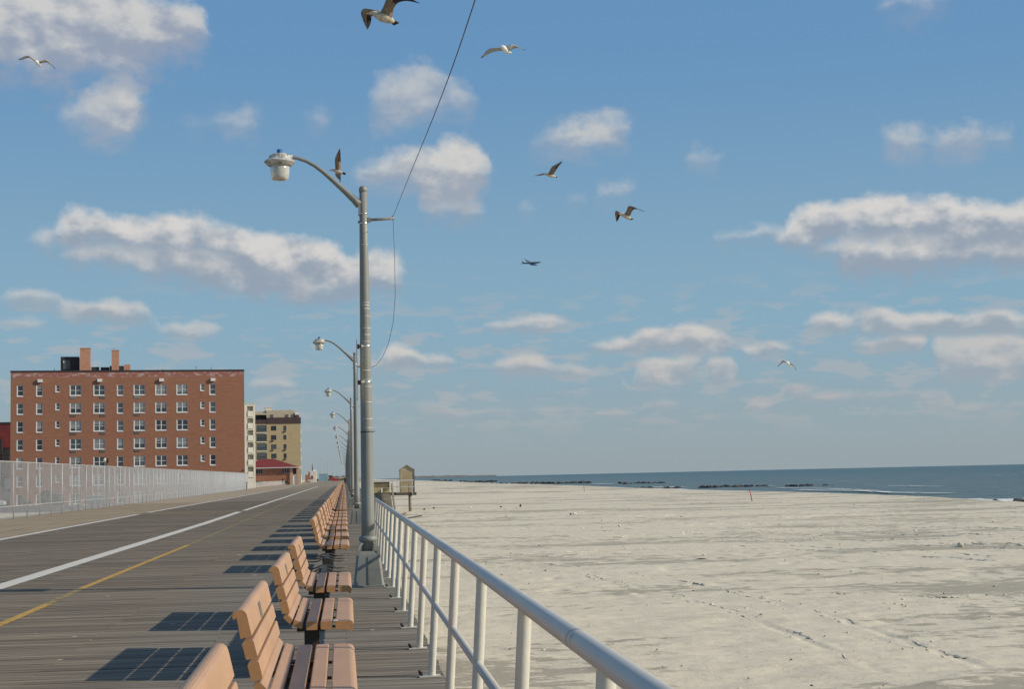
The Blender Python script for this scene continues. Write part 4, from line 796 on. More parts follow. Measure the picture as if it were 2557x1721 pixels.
# extras only the nearest post carries
for z_, h_ in ((3.52, .03), (2.985, .032)):
    rr = .0835 - (z_ - 3) * .0085 + .002
    b = MB(); b.lathe([(rr, z_), (rr + .003, z_ + .004), (rr + .003, z_ + h_ - .004), (rr, z_ + h_)], n=24, cap=False); b.build('steel_band', MATS['steel_band'], lamp0)
b = MB()
for z_ in [4.18, 4.14, 4.09, 3.98, 3.80, 3.70, 3.60, 3.17, 3.03, 2.93, 2.70, 2.45, 2.32, 5.05]:
    rr = .0835 - (z_ - 3) * .0083 + .0012; a0 = random.uniform(-2.2, -1.6); a1 = random.uniform(-.1, .7); n_ = 12
    vs = []
    for i in range(n_ + 1):
        a = a0 + (a1 - a0) * i / n_
        for dz_ in (0, .011): vs.append((rr * math.cos(a), rr * math.sin(a), z_ + dz_))
    b.add(vs, [(2 * i, 2 * i + 2, 2 * i + 3, 2 * i + 1) for i in range(n_)])
b.build('tape_remains', MATS['tape'], lamp0)
b = MB(); b.lathe([(.0905, 2.255), (.0925, 2.258), (.0925, 2.272), (.0905, 2.275)], n=24, cap=False); b.tube([(.09, 0, 2.265), (.125, -.01, 2.272)], .006, 6); b.build('cable_tie', MATS['cable'], lamp0)
b = MB(); b.box(-.135, -.123, -.30, .30, 2.75, 3.62); sgn = b.build('sign_plate', MATS['sign_metal'], lamp0)
for z_ in (3.52, 2.985): b = MB(); b.box(-.128, -.085, -.03, .03, z_ - .02, z_ + .045); b.build('sign_clamp', MATS['dark_steel'], sgn)

# overhead cable and hanging slack cable
b = MB(); cy_ = np.linspace(23.2, -8, 70)
cz_ = np.interp(cy_, [-8, -4, 0, 5, 9, 12, 15, 19, 23.2], [5.1, 4.62, 4.32, 4.2, 4.30, 4.51, 4.78, 5.13, 5.49]); kz = np.ones(9) / 9; cz_[4:-4] = np.convolve(cz_, kz, 'valid')
pts = [(.78, float(a_), float(c_)) for a_, c_ in zip(cy_, cz_)]
b.tube(pts, .0038, 6); tag(b.build('overhead_cable', MATS['cable']), 'thin dark cable rising from the nearest lamp post bracket out of the photo', 'cable')
b = MB(); b.tube([(.775, 23.2, 5.44), (.79, 23.2, 4.9), (.79, 23.2, 4.3), (.755, 23.2, 3.9), (.68, 23.2, 3.58), (.58, 23.2, 3.36), (.49, 23.2, 3.25), (.42, 23.2, 3.22)], .0035, 6)
tag(b.build('slack_cable', MATS['cable']), 'thin slack cable hanging in a loop between bracket and post', 'cable')

# ------------------------------------------------------------------ benches
def rrect(cx, cz, w, t, ang, r=.011, n=3):
    out = []
    for sx, sz, a0 in ((1, 1, 0), (-1, 1, 90), (-1, -1, 180), (1, -1, 270)):
        for i in range(n + 1):
            a = R(a0 + 90 * i / n)
            px = sx * (w / 2 - r) + r * math.cos(a); pz = sz * (t / 2 - r) + r * math.sin(a)
            out.append((cx + px * math.cos(R(ang)) - pz * math.sin(R(ang)), cz + px * math.sin(R(ang)) + pz * math.cos(R(ang))))
    return out
def rpoly(P, r=.010, n=3):
    out = []; m = len(P)
    for i in range(m):
        p = Vector(P[i]); a = (Vector(P[i - 1]) - p); c = (Vector(P[(i + 1) % m]) - p)
        rr = min(r, a.length * .45, c.length * .45); a.normalize(); c.normalize()
        p0, p1 = p + a * rr, p + c * rr
        for k in range(n + 1):
            t = k / n; out.append(tuple(p0 * (1 - t) ** 2 + p * 2 * t * (1 - t) + p1 * t ** 2))
    return out
SL = []
# front seat slat with bull nose and drip lip
SL.append([(-.080, .392), (-.080, .446), (-.073, .452), (.022, .452)] + [(.022 + .044 * math.sin(R(a)), .408 + .044 * math.cos(R(a))) for a in range(8, 100, 10)] + [(.063, .386), (.052, .369), (.042, .366), (.035, .378), (.02, .386), (-.073, .386)])
SL.append(rpoly([(-.199, .388), (-.109, .388), (-.109, .453), (-.199, .453)])); SL.append(rpoly([(-.315, .386), (-.225, .386), (-.225, .453), (-.315, .453)]))
SL.append(rpoly([(-.347, .394), (-.342, .452), (-.410, .471), (-.423, .426)])); SL.append(rpoly([(-.439, .434), (-.420, .474), (-.455, .511), (-.500, .494)]))
SL.append(rpoly([(-.503, .519), (-.443, .533), (-.464, .626), (-.525, .612)])); SL.append(rpoly([(-.531, .633), (-.469, .647), (-.492, .740), (-.553, .726)]))
SL.append(rpoly([(-.560, .747), (-.499, .761), (-.521, .860)], .004)[4:8] + [(-.5225, .865), (-.527, .880), (-.535, .892), (-.546, .900), (-.558, .903), (-.572, .902), (-.586, .896), (-.596, .885), (-.601, .872), (-.602, .860), (-.596, .852), (-.588, .852), (-.583, .860), (-.578, .858), (-.560, .747)])
BL = 2.42
def strap(y, m):
    pr = [(.03, .376), (-.10, .380), (-.30, .380), (-.395, .392), (-.448, .430), (-.500, .50), (-.533, .63), (-.566, .80)]
    for (xa, za), (xb, zb) in zip(pr[:-1], pr[1:]):
        L_ = math.hypot(xb - xa, zb - za); nx, nz = (zb - za) / L_ * .007, -(xb - xa) / L_ * .007
        m.add([(xa, y - .025, za), (xa, y + .025, za), (xb, y + .025, zb), (xb, y - .025, zb), (xa - nx * 2, y - .025, za - nz * 2), (xa - nx * 2, y + .025, za - nz * 2), (xb - nx * 2, y + .025, zb - nz * 2), (xb - nx * 2, y - .025, zb - nz * 2)],
              [(0, 1, 2, 3), (4, 7, 6, 5), (0, 3, 7, 4), (1, 5, 6, 2)])
def bench(full=True):
    r = empty('bench')
    if not full:
        m = MB()
        for p in SL: m.prism_y(p, 0, BL, 0); m.m[-1] = m.m[-2] = 2
        m.box(-.35, -.21, 1.05, 1.30, 0, .37, 1)
        m.build('slats', [MATS['bench_plastic'], MATS['dark_steel'], MATS['bench_cut']], r); return r
    tops = None
    for i, p in enumerate(SL):
        m = MB(); m.prism_y(p, random.uniform(-.006, .006), BL + random.uniform(-.006, .006)); m.m[-1] = m.m[-2] = 1; tops = m.build('slat', [MATS['bench_plastic'], MATS['bench_cut']], r)
    # small worn plate set into the front face of the top slat
    a = R(13)
    a = R(12); T = lambda q: (-.5105 + q[0] * math.cos(a) - q[2] * math.sin(a), q[1], .812 + q[0] * math.sin(a) + q[2] * math.cos(a))
    m = MB(); m.box(-.003, .003, 1.02, 1.20, -.045, .045, T=T); m.build('plaque', MATS['plaque_metal'], tops)
    for y in (.40, 1.21, 2.02):
        m = MB(); strap(y, m); m.build('support_strap', MATS['dark_steel'], r)
    m = MB(); m.box(-.36, -.23, 1.08, 1.32, 0, .36); m.box(-.40, -.19, 1.02, 1.38, 0, .018); m.box(-.40, -.18, .37, 2.05, .340, .362); m.build('pedestal', MATS['dark_steel'], r)
    return r
bA = bench(); bF = bench(False)
GB = 'salmon slatted benches in a row facing the sea'
used = [False, False]
def put_bench(y, label, full=True):
    i = 0 if full else 1; src = bA if full else bF
    o = copy_tree(src) if used[i] else src
    used[i] = True
    o.location = (random.uniform(-.008, .008), y, 0); o.rotation_euler.z = R(random.uniform(-.15, .15)); tag(o, label, 'bench', GB)
put_bench(4.46, 'salmon bench nearest the camera, only its backrest showing at the bottom edge')
put_bench(8.60, 'second salmon bench from the camera, seat cut off by the bottom edge')
put_bench(12.76, 'whole salmon bench third from the camera, with a white scrap between its seat slats')
put_bench(16.87, 'salmon bench standing beside the foot of the nearest lamp post, left of its casing')
for o_ in COL.objects:
    if o_.get('label', '').startswith('salmon bench nearest'): o_.location.x = .022
for k in range(9):
    for j in range(7):
        y = 27.0 + 31.3 * k + 4.12 * j
        near = k < 3
        if k == 0 and j == 0: lb = 'first salmon bench past the nearest lamp post, behind the two bare frames'
        else: lb = '%s salmon bench of the %s stretch past the %s lamp post' % (ORD[j], ORD[k], ORD[k])
        put_bench(y + random.uniform(-.05, .05), lb, near)
# white scrap on the third bench
m = MB(); m.add([(-.10, 12.79, .452), (-.065, 12.78, .453), (-.09, 12.86, .470), (-.075, 12.83, .456)], [(0, 1, 2), (1, 3, 2)]); m.add([(-.10, 12.79, .4505), (-.065, 12.78, .4515), (-.09, 12.86, .4685)], [(0, 2, 1)])
tag(m.build('paper_scrap', MATS['door_white']), 'tiny white scrap caught between the seat slats of the third bench', 'scrap')

# bare bench frames without slats
def bare_frame():
    r = empty('bare_bench_frame')
    for y in (.42, 1.21, 2.0):
        m = MB(); pr = [(.02, .352), (-.10, .335), (-.17, .345), (-.22, .372), (-.29, .38), (-.36, .372), (-.41, .345), (-.48, .335), (-.66, .345)]
        m.tube([(x, y, z) for x, z in pr], .011, 6); m.build('strap', MATS['grey_strap'], r)
    m = MB(); m.box(-.36, -.23, 1.08, 1.32, 0, .36); m.box(-.32, -.26, .40, 2.02, .362, .386); m.build('pedestal', MATS['dark_steel'], r)
    return r
f0 = bare_frame(); f0.location = (0, 20.2, 0); tag(f0, 'nearer bare bench frame with curved metal straps and no slats', 'bench frame', 'bare bench frames without slats')
f1 = copy_tree(f0); f1.location = (0, 23.6, 0); tag(f1, 'farther bare bench frame, right under the near end of the next bench', 'bench frame')

# ------------------------------------------------------------------ railing
def railing(name, y0, y1, first, pitch, label, end_turn=False, joints=()):
    r = empty(name, (.67, y0, 0))
    lean = .068 / 1.06
    X = lambda z: lean * z
    m = MB(); pts = [(X(1.06), -.6 if end_turn else 0, 1.06), (X(1.06), y1 - y0, 1.06)]
    if end_turn:
        pts = [(X(1.06), t_, 1.06) for t_ in np.linspace(-1.5, y1 - y0 - .6, 14)] + [(X(1.06) - .02, y1 - y0 - .25, 1.06), (X(1.06) - .12, y1 - y0, 1.065), (X(1.06) - .30, y1 - y0 + .06, 1.06)]
    m.tube(pts, .0365, 20); top = m.build('top_rail', MATS['aluminium_rail'], r)
    for yj in joints:
        m = MB(); m.tube([(X(1.06), yj - y0 - .004, 1.06), (X(1.06), yj - y0 + .004, 1.06)], .0371, 20); m.build('joint', MATS['joint_dark'], top)
        m = MB(); m.tube([(X(1.06), yj - y0 - .10, 1.06), (X(1.06), yj - y0 - .005, 1.06)], .0368, 20); m.build('sleeve', MATS['aluminium_rail'], top)
    m = MB(); m.tube([(X(.57), -1.5 if end_turn else 0, .57), (X(.57), y1 - y0, .57)], .024, 12); m.build('mid_rail', MATS['aluminium_rail'], r)
    pm = MB(); pm.tube([(0, 0, 0), (X(1.045), 0, 1.045)], .030, 18, caps=False); pme = pm.mesh('post', MATS['aluminium'])
    bm_ = MB(); bm_.box(-.10, .07, -.055, .055, .003, .014); bme = bm_.mesh('base_plate', MATS['aluminium'])
    bo = MB(); bo.tube([(-.08, -.02, .012), (-.08, -.02, .045)], .011, 6); bo.tube([(-.085, .025, .012), (-.10, .03, .05)], .009, 6); boe = bo.mesh('bolt', MATS['dark_steel'])
    y = first; n = 0
    while y < y1 + .01 and n < 98:
        p = link('post', pme, r); p.location = (0, y - y0, 0)
        if y < 45:
            q = link('base_plate', bme, p); w = link('bolt', boe, p)
        y += pitch; n += 1
    tag(r, label, 'railing'); return r
railing('railing', 0.5, 38.6, 2.43, 2.038, 'pale metal pipe railing from the lower right corner along the deck edge', True, (5.05, 11.35, 17.6, 29.8))
railing('railing', 57, 250, 57.2, 2.045, 'far stretch of pale railing beyond the second lamp post')

# ------------------------------------------------------------------ chain-link fence on the landward side
F0, F1 = Vector((-15.35, 56, 0)), Vector((-15.8, 262, 0))
FH = 2.68
fr = empty('chain_link_fence', F0); tag(fr, 'tall silvery chain-link fence along the landward edge of the boardwalk', 'fence')
fd = (F1 - F0); FL = fd.length; fd.normalize()
fp = lambda s, z, off=0: tuple(fd * s + Vector((off, 0, z)))
pm = MB(); pm.tube([(0, 0, 0), (0, 0, FH + .02)], .037, 8); pme = pm.mesh('fence_post', MATS['galvanised'])
s = (59.0 - 56) % 3.2; s_list = []
y = 56 + .25
while y < 94: s_list.append(y); y += 3.2
y = s_list[-1] + 2.3
while y < 261: s_list.append(y); y += 2.45
for y in s_list[:98]:
    p = link('fence_post', pme, fr); p.location = fd * (y - 56); p.rotation_euler = (R(random.uniform(-.25, .25)), R(random.uniform(-.8, .8)), 0)
m = MB(); m.tube([fp(0, FH), fp(FL, FH)], .028, 6); m.build('top_rail', MATS['galvanised'], fr)
m = MB(); m.tube([fp(0, .62), fp(FL, .50)], .02, 6); m.build('lower_rail', MATS['galvanised'], fr)
def wires():
    v = []; f = []; sp = .074; w = .0031; n = int((FL + FH) / sp)
    for sgn_ in (1, -1):
        for i in range(n):
            s0 = -FH + i * sp if sgn_ > 0 else i * sp
            s1 = s0 + sgn_ * FH
            a, b_ = s0, s1; z0, z1 = .04, FH
            if sgn_ > 0 and a < 0: z0 = .04 - a; a = 0
            if sgn_ > 0 and b_ > FL: z1 = FH - (b_ - FL); b_ = FL
            if sgn_ < 0 and b_ < 0: z1 = FH + b_; b_ = 0
            if sgn_ < 0 and a > FL: z0 = .04 + (a - FL); a = FL
            if z1 - z0 < .05: continue
            p0 = fd * a + Vector((0, 0, z0)); p1 = fd * b_ + Vector((0, 0, z1)); o_ = .004 * sgn_
            k = len(v)
            for p in (p0, p1):
                v += [(p.x + o_ + w, p.y, p.z), (p.x + o_ - w * .5, p.y + w * .87, p.z), (p.x + o_ - w * .5, p.y - w * .87, p.z)]
            f += [(k, k + 1, k + 4, k + 3), (k + 1, k + 2, k + 5, k + 4), (k + 2, k, k + 3, k + 5)]
    me = bpy.data.meshes.new('chain_link_mesh'); me.from_pydata(v, [], f); me.materials.append(MATS['galvanised_mesh']); return me
link('chain_link_mesh', wires(), fr)
# low pale rail fence beyond the chain-link
lr = empty('low_rail_fence', (-16.0, 264, 0)); tag(lr, 'low whitish rail fence past the end of the chain-link fence', 'fence')
m = MB()
for z_ in (.25, .45, .65, .85, 1.05): m.box(-.03, .03, 0, 160, z_ - .035, z_ + .035)
m.build('rails', MATS['white_paint'], lr)
m = MB(); m.box(-.05, .05, -.05, .05, 0, 1.12); pme = m.mesh('fence_post', MATS['white_paint'])
for i in range(41): p = link('fence_post', pme, lr); p.location = (0, i * 4, 0)

# ------------------------------------------------------------------ facade helper
def facade(W, H0, H1, rects, depth, rev=.16, slant=0.0, m=0):
    """box W x depth, front (y=0) with openings rects (x0,x1,z0,z1) and reveals"""
    b = MB()
    xs = sorted({0, W} | {r_[0] for r_ in rects} | {r_[1] for r_ in rects}); zs = sorted({H0, H1} | {r_[2] for r_ in rects} | {r_[3] for r_ in rects})
    idx = {}
    def vi(i, j):
        if (i, j) not in idx: idx[(i, j)] = len(vs); vs.append((xs[i], 0, zs[j]))
        return idx[(i, j)]
    vs = []; fs = []
    for i in range(len(xs) - 1):
        for j in range(len(zs) - 1):
            cx, cz = (xs[i] + xs[i + 1]) / 2, (zs[j] + zs[j + 1]) / 2
            if any(r_[0] < cx < r_[1] and r_[2] < cz < r_[3] for r_ in rects): continue
            fs.append((vi(i, j), vi(i + 1, j), vi(i + 1, j + 1), vi(i, j + 1)))
    b.add(vs, fs, m)
    for x0, x1, z0, z1 in rects:
        b.add([(x0, 0, z0), (x1, 0, z0), (x1, 0, z1), (x0, 0, z1), (x0, rev, z0), (x1, rev, z0), (x1, rev, z1), (x0, rev, z1)],
              [(0, 4, 5, 1), (1, 5, 6, 2), (2, 6, 7, 3), (3, 7, 4, 0), (4, 7, 6, 5)], m)
    # sides, back, roof
    b.add([(0, 0, H0), (W, 0, H0), (W + slant, depth, H0), (0, depth, H0), (0, 0, H1), (W, 0, H1), (W + slant, depth, H1), (0, depth, H1)], [(1, 2, 6, 5), (2, 3, 7, 6), (3, 0, 4, 7), (4, 5, 6, 7)], m)
    return b
def win_mesh(w, h, cols):
    f = MB(); fr_ = .075
    for x0, x1 in ((0, fr_), (w - fr_, w)): f.box(x0, x1, .05, .15, 0, h)
    f.box(fr_, w - fr_, .05, .15, 0, fr_ + .03); f.box(fr_, w - fr_, .05, .15, h - fr_, h)
    if cols == 2: f.box(w / 2 - .06, w / 2 + .06, .055, .148, fr_ + .03, h - fr_)
    f.box(fr_, w - fr_, .062, .145, h * .5 - .03, h * .5 + .03)
    f.box(-.10, w + .04, -.06, .048, -.10, -.002)                   # sill
    f.box(-.09, 0.0, -.012, .0, 0, h)                                # pale left jamb strip
    g = MB(); g.box(fr_, w - fr_, .10, .12, fr_, h - fr_)
    return f.mesh('window', MATS['window_white']), g.mesh('pane', MATS['window_glass'])
def blind_mesh(w, h, cols, part):
    g = MB(); fr_ = .075
    z0 = h * (1 - part)
    if cols == 2:
        g.box(fr_, w / 2 - .06, .088, .099, z0, h - fr_); g.box(w / 2 + .06, w - fr_, .088, .099, z0 + random.uniform(-.1, .1) * h, h - fr_)
    else: g.box(fr_, w - fr_, .088, .099, z0, h - fr_)
    return g.mesh('blind', MATS['blind'])

# ------------------------------------------------------------------ brick apartment block
KX, KZ = .01788, .0184
bb = empty('apartment_block', (-51.05, 247.7, 0), R(8)); tag(bb, 'seven-storey red brick apartment block with white windows behind the chain-link fence', 'building')
BW, BT = 35.65, 19.0
cols = [(200, 48, 0), (360, 50, 0), (512, 30, 2), (662, 92, 1), (862, 95, 1), (1040, 48, 0), (1204, 90, 1), (1390, 90, 1), (1573, 90, 1), (1750, 32, 2), (1838, 48, 0)]
rects = []; wins = []
for ro in range(7):
    zt = 16.9 - 2.8 * ro
    for cxp, wp, kind in cols:
        w = {0: .86, 1: 1.64, 2: .55}[kind]; h = {0: 1.66, 1: 1.62, 2: 1.02}[kind]
        xc = (cxp - 120) * KX * BW / 35.7
        rects.append((xc - w / 2, xc + w / 2, zt - h, zt)); wins.append((xc - w / 2, zt - h, w, h, kind))
wall = facade(BW, -2.2, BT, rects, 20, slant=-3.0).build('wall', MATS['brick_wall'], bb)
m = MB(); m.box(-.06, BW + .06, -.07, .35, BT, BT + .22); m.box(-.06, .3, .36, 20, BT, BT + .22); m.build('parapet_cap', MATS['black_trim'], bb)
proto = {k: win_mesh({0: .86, 1: 1.64, 2: .55}[k], {0: 1.66, 1: 1.62, 2: 1.02}[k], 2 if k == 1 else 1) for k in (0, 1, 2)}
blinds = {k: [blind_mesh({0: .86, 1: 1.64}[k], {0: 1.66, 1: 1.62}[k], 2 if k == 1 else 1, p) for p in (.35, .5, .75, .92)] for k in (0, 1)}
for x, z, w, h, kind in wins:
    f = link('window', proto[kind][0], bb); f.location = (x, 0, z)
    link('pane', proto[kind][1], f)
    if kind < 2 and random.random() < (.6 if kind == 1 else .25): link('blind', random.choice(blinds[kind]), f)
gm = MB(); gm.box(0, .85, -.05, .05, 0, .34); gme = gm.mesh('wall_grille', MATS['grille'])
gl = MB(); gl.box(0, .85, -.05, .05, 0, .34); gle = gl.mesh('wall_grille', MATS['blind'])
for ro in range(5):
    for cxp in (640, 888, 1180):
        if ro == 4 and cxp != 1180: continue
        q = link('wall_grille', gle if (ro == 0 and cxp != 888) else gme, bb); q.location = ((cxp - 120) * KX - .43, 0, 16.9 - 2.8 * ro - 1.62 - .52)
am = MB(); am.box(0, .72, -.32, .0, 0, .46); ame = am.mesh('air_conditioner', MATS['window_white'])
for cxp in (364, 864, 1392, 1839):
    q = link('air_conditioner', ame, bb); q.location = ((cxp - 120) * KX - .36, -.001, 17.38)
ph = MB(); ph.box(7.25, 10.1, 5, 9, BT + .01, BT + 2.75)
pho = ph.build('stair_bulkhead', MATS['black_trim'], bb)
m = MB(); m.box(7.6, 8.7, 4.93, 4.998, BT + .75, BT + 2.2); m.build('skylight', MATS['window_glass'], pho)
m = MB(); m.box(7.62, 7.80, 4.90, 4.928, BT + 1.75, BT + 2.1); m.build('notice', MATS['white_paint'], pho)
m = MB(); m.box(10.25, 11.85, 4, 6, BT + .01, BT + 4.0); m.box(10.2, 11.9, 3.95, 6.05, BT + 4.0, BT + 4.08); m.build('chimney', MATS['chimney_brick'], bb)
m = MB(); m.box(11.95, 13.15, 5, 8, BT + .01, BT + 1.1); m.box(13.4, 14.75, 5, 8, BT + .01, BT + 1.05); m.box(14.8, 17.0, 4.6, 8, BT + .01, BT + 1.22); m.build('roof_tank', MATS['black_trim'], bb)
m = MB(); m.box(15.1, 16.25, 4, 4.58, BT + .01, BT + 3.65); m.box(15.05, 16.3, 3.96, 4.62, BT + 3.65, BT + 3.72)
for x_ in (15.3, 16.05): m.tube([(x_, 4.3, BT + 3.7), (x_, 4.3, BT + 3.98)], .03, 5)
m.tube([(15.3, 4.3, BT + 3.98), (16.05, 4.3, BT + 3.98)], .03, 5); m.build('chimney', MATS['chimney_brick'], bb)
m = MB(); m.box(17.05, 18.0, 4.5, 6, BT + .01, BT + 1.45); m.build('roof_vent', MATS['chimney_brick'], bb)
for x_, h_ in ((6.4, .55), (28.2, .75), (30.6, .6), (23.0, .35)):
    m = MB(); m.tube([(x_, 2, BT), (x_, 2, BT + h_ + .2)], .04, 5); m.build('roof_pipe', MATS['black_trim'], bb)
m = MB(); m.tube([(35.3, -.02, 3.0), (35.3, -.5, 3.1)], .05, 6); m.box(35.1, 35.5, -.75, -.45, 3.0, 3.2); m.build('wall_light', MATS['black_trim'], bb)

# ------------------------------------------------------------------ white balcony block
wb = empty('balcony_block', (-34.15, 354.0, 0), R(12)); tag(wb, 'cream tower with a column of small recessed balconies beside the brick block', 'building')
RW = 14.6; rx0, rx1 = RW - 1.78, RW - .42
rr = [(rx0, rx1, z0, z0 + 2.25) for z0 in [15.9 - 2.73 * i for i in range(6)]]
facade(RW, -2, 18.6, rr, 12, rev=1.3, slant=-.8).build('wall', MATS['cream_wall'], wb)
m = MB(); m.box(-.05, RW + .08, -.10, .3, 18.6, 18.78); m.build('parapet_cap', MATS['white_paint'], wb)
for x0, x1, z0, z1 in rr:
    m = MB(); m.box(x0 + .12, x1 - .1, -.16, -.06, z0 - .02, z0 + 1.15); m.box(x0, x1, -.16, -.002, z0 - .12, z0 - .03); q = m.build('balcony', MATS['cream_panel'], wb)
    m = MB(); m.box(x0 + .15, x0 + .85, 1.15, 1.25, z0 + .01, z0 + 2.0); m.build('door', MATS['window_white'], q)
m = MB()
for i in range(6): m.box(.0, RW - .02, -.03, .0, 15.55 - 2.73 * i, 15.62 - 2.73 * i)
m.build('floor_band', MATS['cream_panel'], wb)

# ------------------------------------------------------------------ tan tower
tb = empty('tan_tower', (-26.6, 478, 0), R(7)); tag(tb, 'tan brick apartment tower with a dark band below its penthouse', 'building')
TW = 13.6; TH = 19.7
sx = lambda q: (q - 350) / 4.48 * 479 / 3900 + .0
wr = []
for i in range(7):
    zc = 18.2 - 1.25 - 2.8 * i
    wr.append((sx(520), sx(580), zc - .72, zc + .72)); wr.append((sx(656), sx(690), zc - .72, zc + .72))
bal = [(sx(362), sx(474), 18.2 - 2.35 - 2.8 * i, 18.2 - .25 - 2.8 * i) for i in range(6)]
facade(TW, -2, 18.3, wr + bal, 14, rev=.25, slant=.0).build('wall', MATS['tan_brick'], tb)
for x0, x1, z0, z1 in wr:
    m = MB(); m.box(x0, x1, .12, .16, z0, z1); f = m.build('window', MATS['grille'], tb)
    g = MB(); g.box(x0 + .06, (x0 + x1) / 2 - .04, .08, .118, z0 + .06, z1 - .06); g.box((x0 + x1) / 2 + .04, x1 - .06, .08, .118, z0 + .06, z1 - .06); g.build('pane', MATS['window_glass'], f)
    if random.random() < .6:
        m = MB(); m.box(x0 + .05, x0 + .75, -.25, -.002, z0 - .50, z0 - .12); m.build('air_conditioner', MATS['black_trim'], tb)
for i, (x0, x1, z0, z1) in enumerate(bal):
    m = MB(); m.box(x0 + .05, x1 - .05, .14, .2, z0, z1); f = m.build('balcony_glazing', MATS['window_glass'], tb)
    m = MB(); m.box(x0, x1, -.22, -.002, z0 - .28, z0 - .06); m.build('balcony_slab', MATS['cream_wall'], tb)
    m = MB()
    for k in range(5): m.box(x0 + .25 + k * .68, x0 + .30 + k * .68, .06, .10, z0, z0 + 1.0)
    m.box(x0, x1, .05, .10, z0 + .95, z0 + 1.02); m.build('balcony_rail', MATS['black_trim'], f)
m = MB(); m.box(sx(474), TW + .15, -.12, 14, 18.31, 20.2); m.box(0, sx(474) - .01, -.05, 14, 18.31, 19.6); m.build('dark_band', MATS['brown_band'], tb)
m = MB(); m.box(sx(478), sx(785), 1.5, 12, 20.21, 22.5); m.box(sx(352), sx(478) - .02, 2, 12, 21.4, 22.2); m.box(0, sx(478) - .02, .6, 1.9, 21.1, 21.6); pn = m.build('penthouse', MATS['tan_light'], tb)
m = MB(); m.box(sx(362), sx(474), 2.2, 11, 19.61, 21.38); m.build('penthouse_glazing', MATS['black_trim'], tb)
for a_, b_ in ((522, 552), (688, 718)): m = MB(); m.box(sx(a_), sx(b_), 1.40, 1.49, 20.3, 21.2); m.build('window', MATS['grille'], pn)
m = MB(); m.box(sx(470), sx(542), 4, 6, 22.5, 23.35); m.box(sx(466), sx(546), 3.9, 6.1, 23.35, 23.5); m.build('lift_housing', MATS['cream_wall'], tb)
m = MB(); m.box(sx(790), sx(838), 1, 4, 21.0, 21.75); m.build('roof_box', MATS['cream_panel'], tb)
m = MB(); m.box(sx(792), sx(836), 1.05, 3.9, 20.21, 20.99); m.build('roof_box_base', MATS['maroon'], tb)
m = MB()
for i in range(7): m.box(TW + .003, TW + .35, 1.0, 3.2, 15.3 - 2.7 * i, 16.3 - 2.7 * i)
m.build('side_balcony', MATS['cream_wall'], tb)

# ------------------------------------------------------------------ red-roofed pavilion
pv = empty('pavilion', (-24.4, 430, 0)); tag(pv, 'low brick pavilion with a red hipped roof and pale corner pillars', 'building')
e = 4.75
m = MB(); PWd = 12.2
m.add([(-.8, -.8, e), (PWd, -.8, e), (PWd, 11, e), (-.8, 11, e), (1.0, 4.8, 7.15), (5.2, 4.8, 7.15)], [(0, 1, 5, 4), (1, 2, 5), (2, 3, 4, 5), (3, 0, 4), (0, 3, 2, 1)]); m.build('roof', MATS['roof_red'], pv)
m = MB(); m.box(-.85, PWd + .05, -.88, -.805, e - .22, e + .04); m.box(PWd + .0, PWd + .08, -.8, 11, e - .22, e + .04); m.build('gutter', MATS['white_paint'], pv)
px = lambda q: (q - 355) / 4.48 * 430 / 3900 * 1.02 + .4
wr = [(px(360), px(432), 3.1, 4.25), (px(640), px(716), 3.1, 4.25), (px(360), px(435), -.2, 1.1), (px(480), px(492), 3.55, 3.9), (px(548), px(560), 3.55, 3.9), (px(475), px(490), .6, 1.05), (px(548), px(562), .6, 1.05), (px(640), px(700), .3, 1.1)]
facade(px(722), -2, e - .01, wr, 10, rev=.2).build('wall', MATS['brick_orange'], pv)
for x0, x1, z0, z1 in wr:
    m = MB(); m.box(x0, x1, .1, .15, z0, z1); f = m.build('window', MATS['window_glass'], pv)
    if x1 - x0 > 1:
        g = MB()
        for k in range(4): g.box(x0 + (x1 - x0) * k / 3 - .03, x0 + (x1 - x0) * k / 3 + .03, .06, .098, z0, z1)
        g.box(x0, x1, .05, .058, z0 - .02, z0 + .06); g.build('frame', MATS['white_paint'], f)
for a_, b_ in ((725, 755), (795, 818)):
    m = MB(); m.box(px(a_), px(b_), -.25, .3, -2, e - .3); m.build('pillar', MATS['stone_pier'], pv)
m = MB(); m.box(px(722) + .01, px(795), .31, .45, 2.8, e - .25); m.build('upper_panel', MATS['maroon'], pv)
m = MB(); m.box(px(756), px(796), -.1, .0, -.1, 2.45); m.build('door', MATS['door_white'], pv)
m = MB(); m.box(px(606), px(632), -.2, -.002, 2.9, 3.3); m.build('air_conditioner', MATS['grille'], pv)

# ------------------------------------------------------------------ buildings and yard left of the brick block
rb = empty('red_building', (-90, 330, 0)); tag(rb, 'bright red building partly hidden at the far left edge behind the brick block', 'building')
m = MB(); m.box(0, 30, 0, 10, 4.6 + 4.6, 14.1); m.build('upper_wall', MATS['red_wall'], rb)
m = MB(); m.box(0, 30, -.1, 10.1, 14.1, 14.5); m.build('roof_edge', MATS['black_trim'], rb)
m = MB(); m.box(0, 30, .1, 9.9, -2, 9.19); m.build('lower_wall', MATS['maroon'], rb)
m = MB(); m.box(20.3, 21.8, -.1, .09, 2, 9.0); m.build('doorway', MATS['black_trim'], rb)
m = MB(); m.box(20.1, 20.5, -.6, -.11, 8, 11.0); m.build('wall_pipe', MATS['black_trim'], rb)
gb = empty('grey_building', (-77.7, 300, 0)); tag(gb, 'grey building corner cut off by the left edge of the photo', 'building')
m = MB(); m.box(0, 11.95, 0, 8, -2, 14.6); m.build('wall', MATS['far_building'], gb)
yb = empty('cream_house', (-54.0, 259, 0)); tag(yb, 'cream panelled house front showing through the fence left of the brick block', 'building')
m = MB(); m.box(0, 2.0, 0, 6, -2, 1.2); m.build('wall', MATS['maroon'], yb)
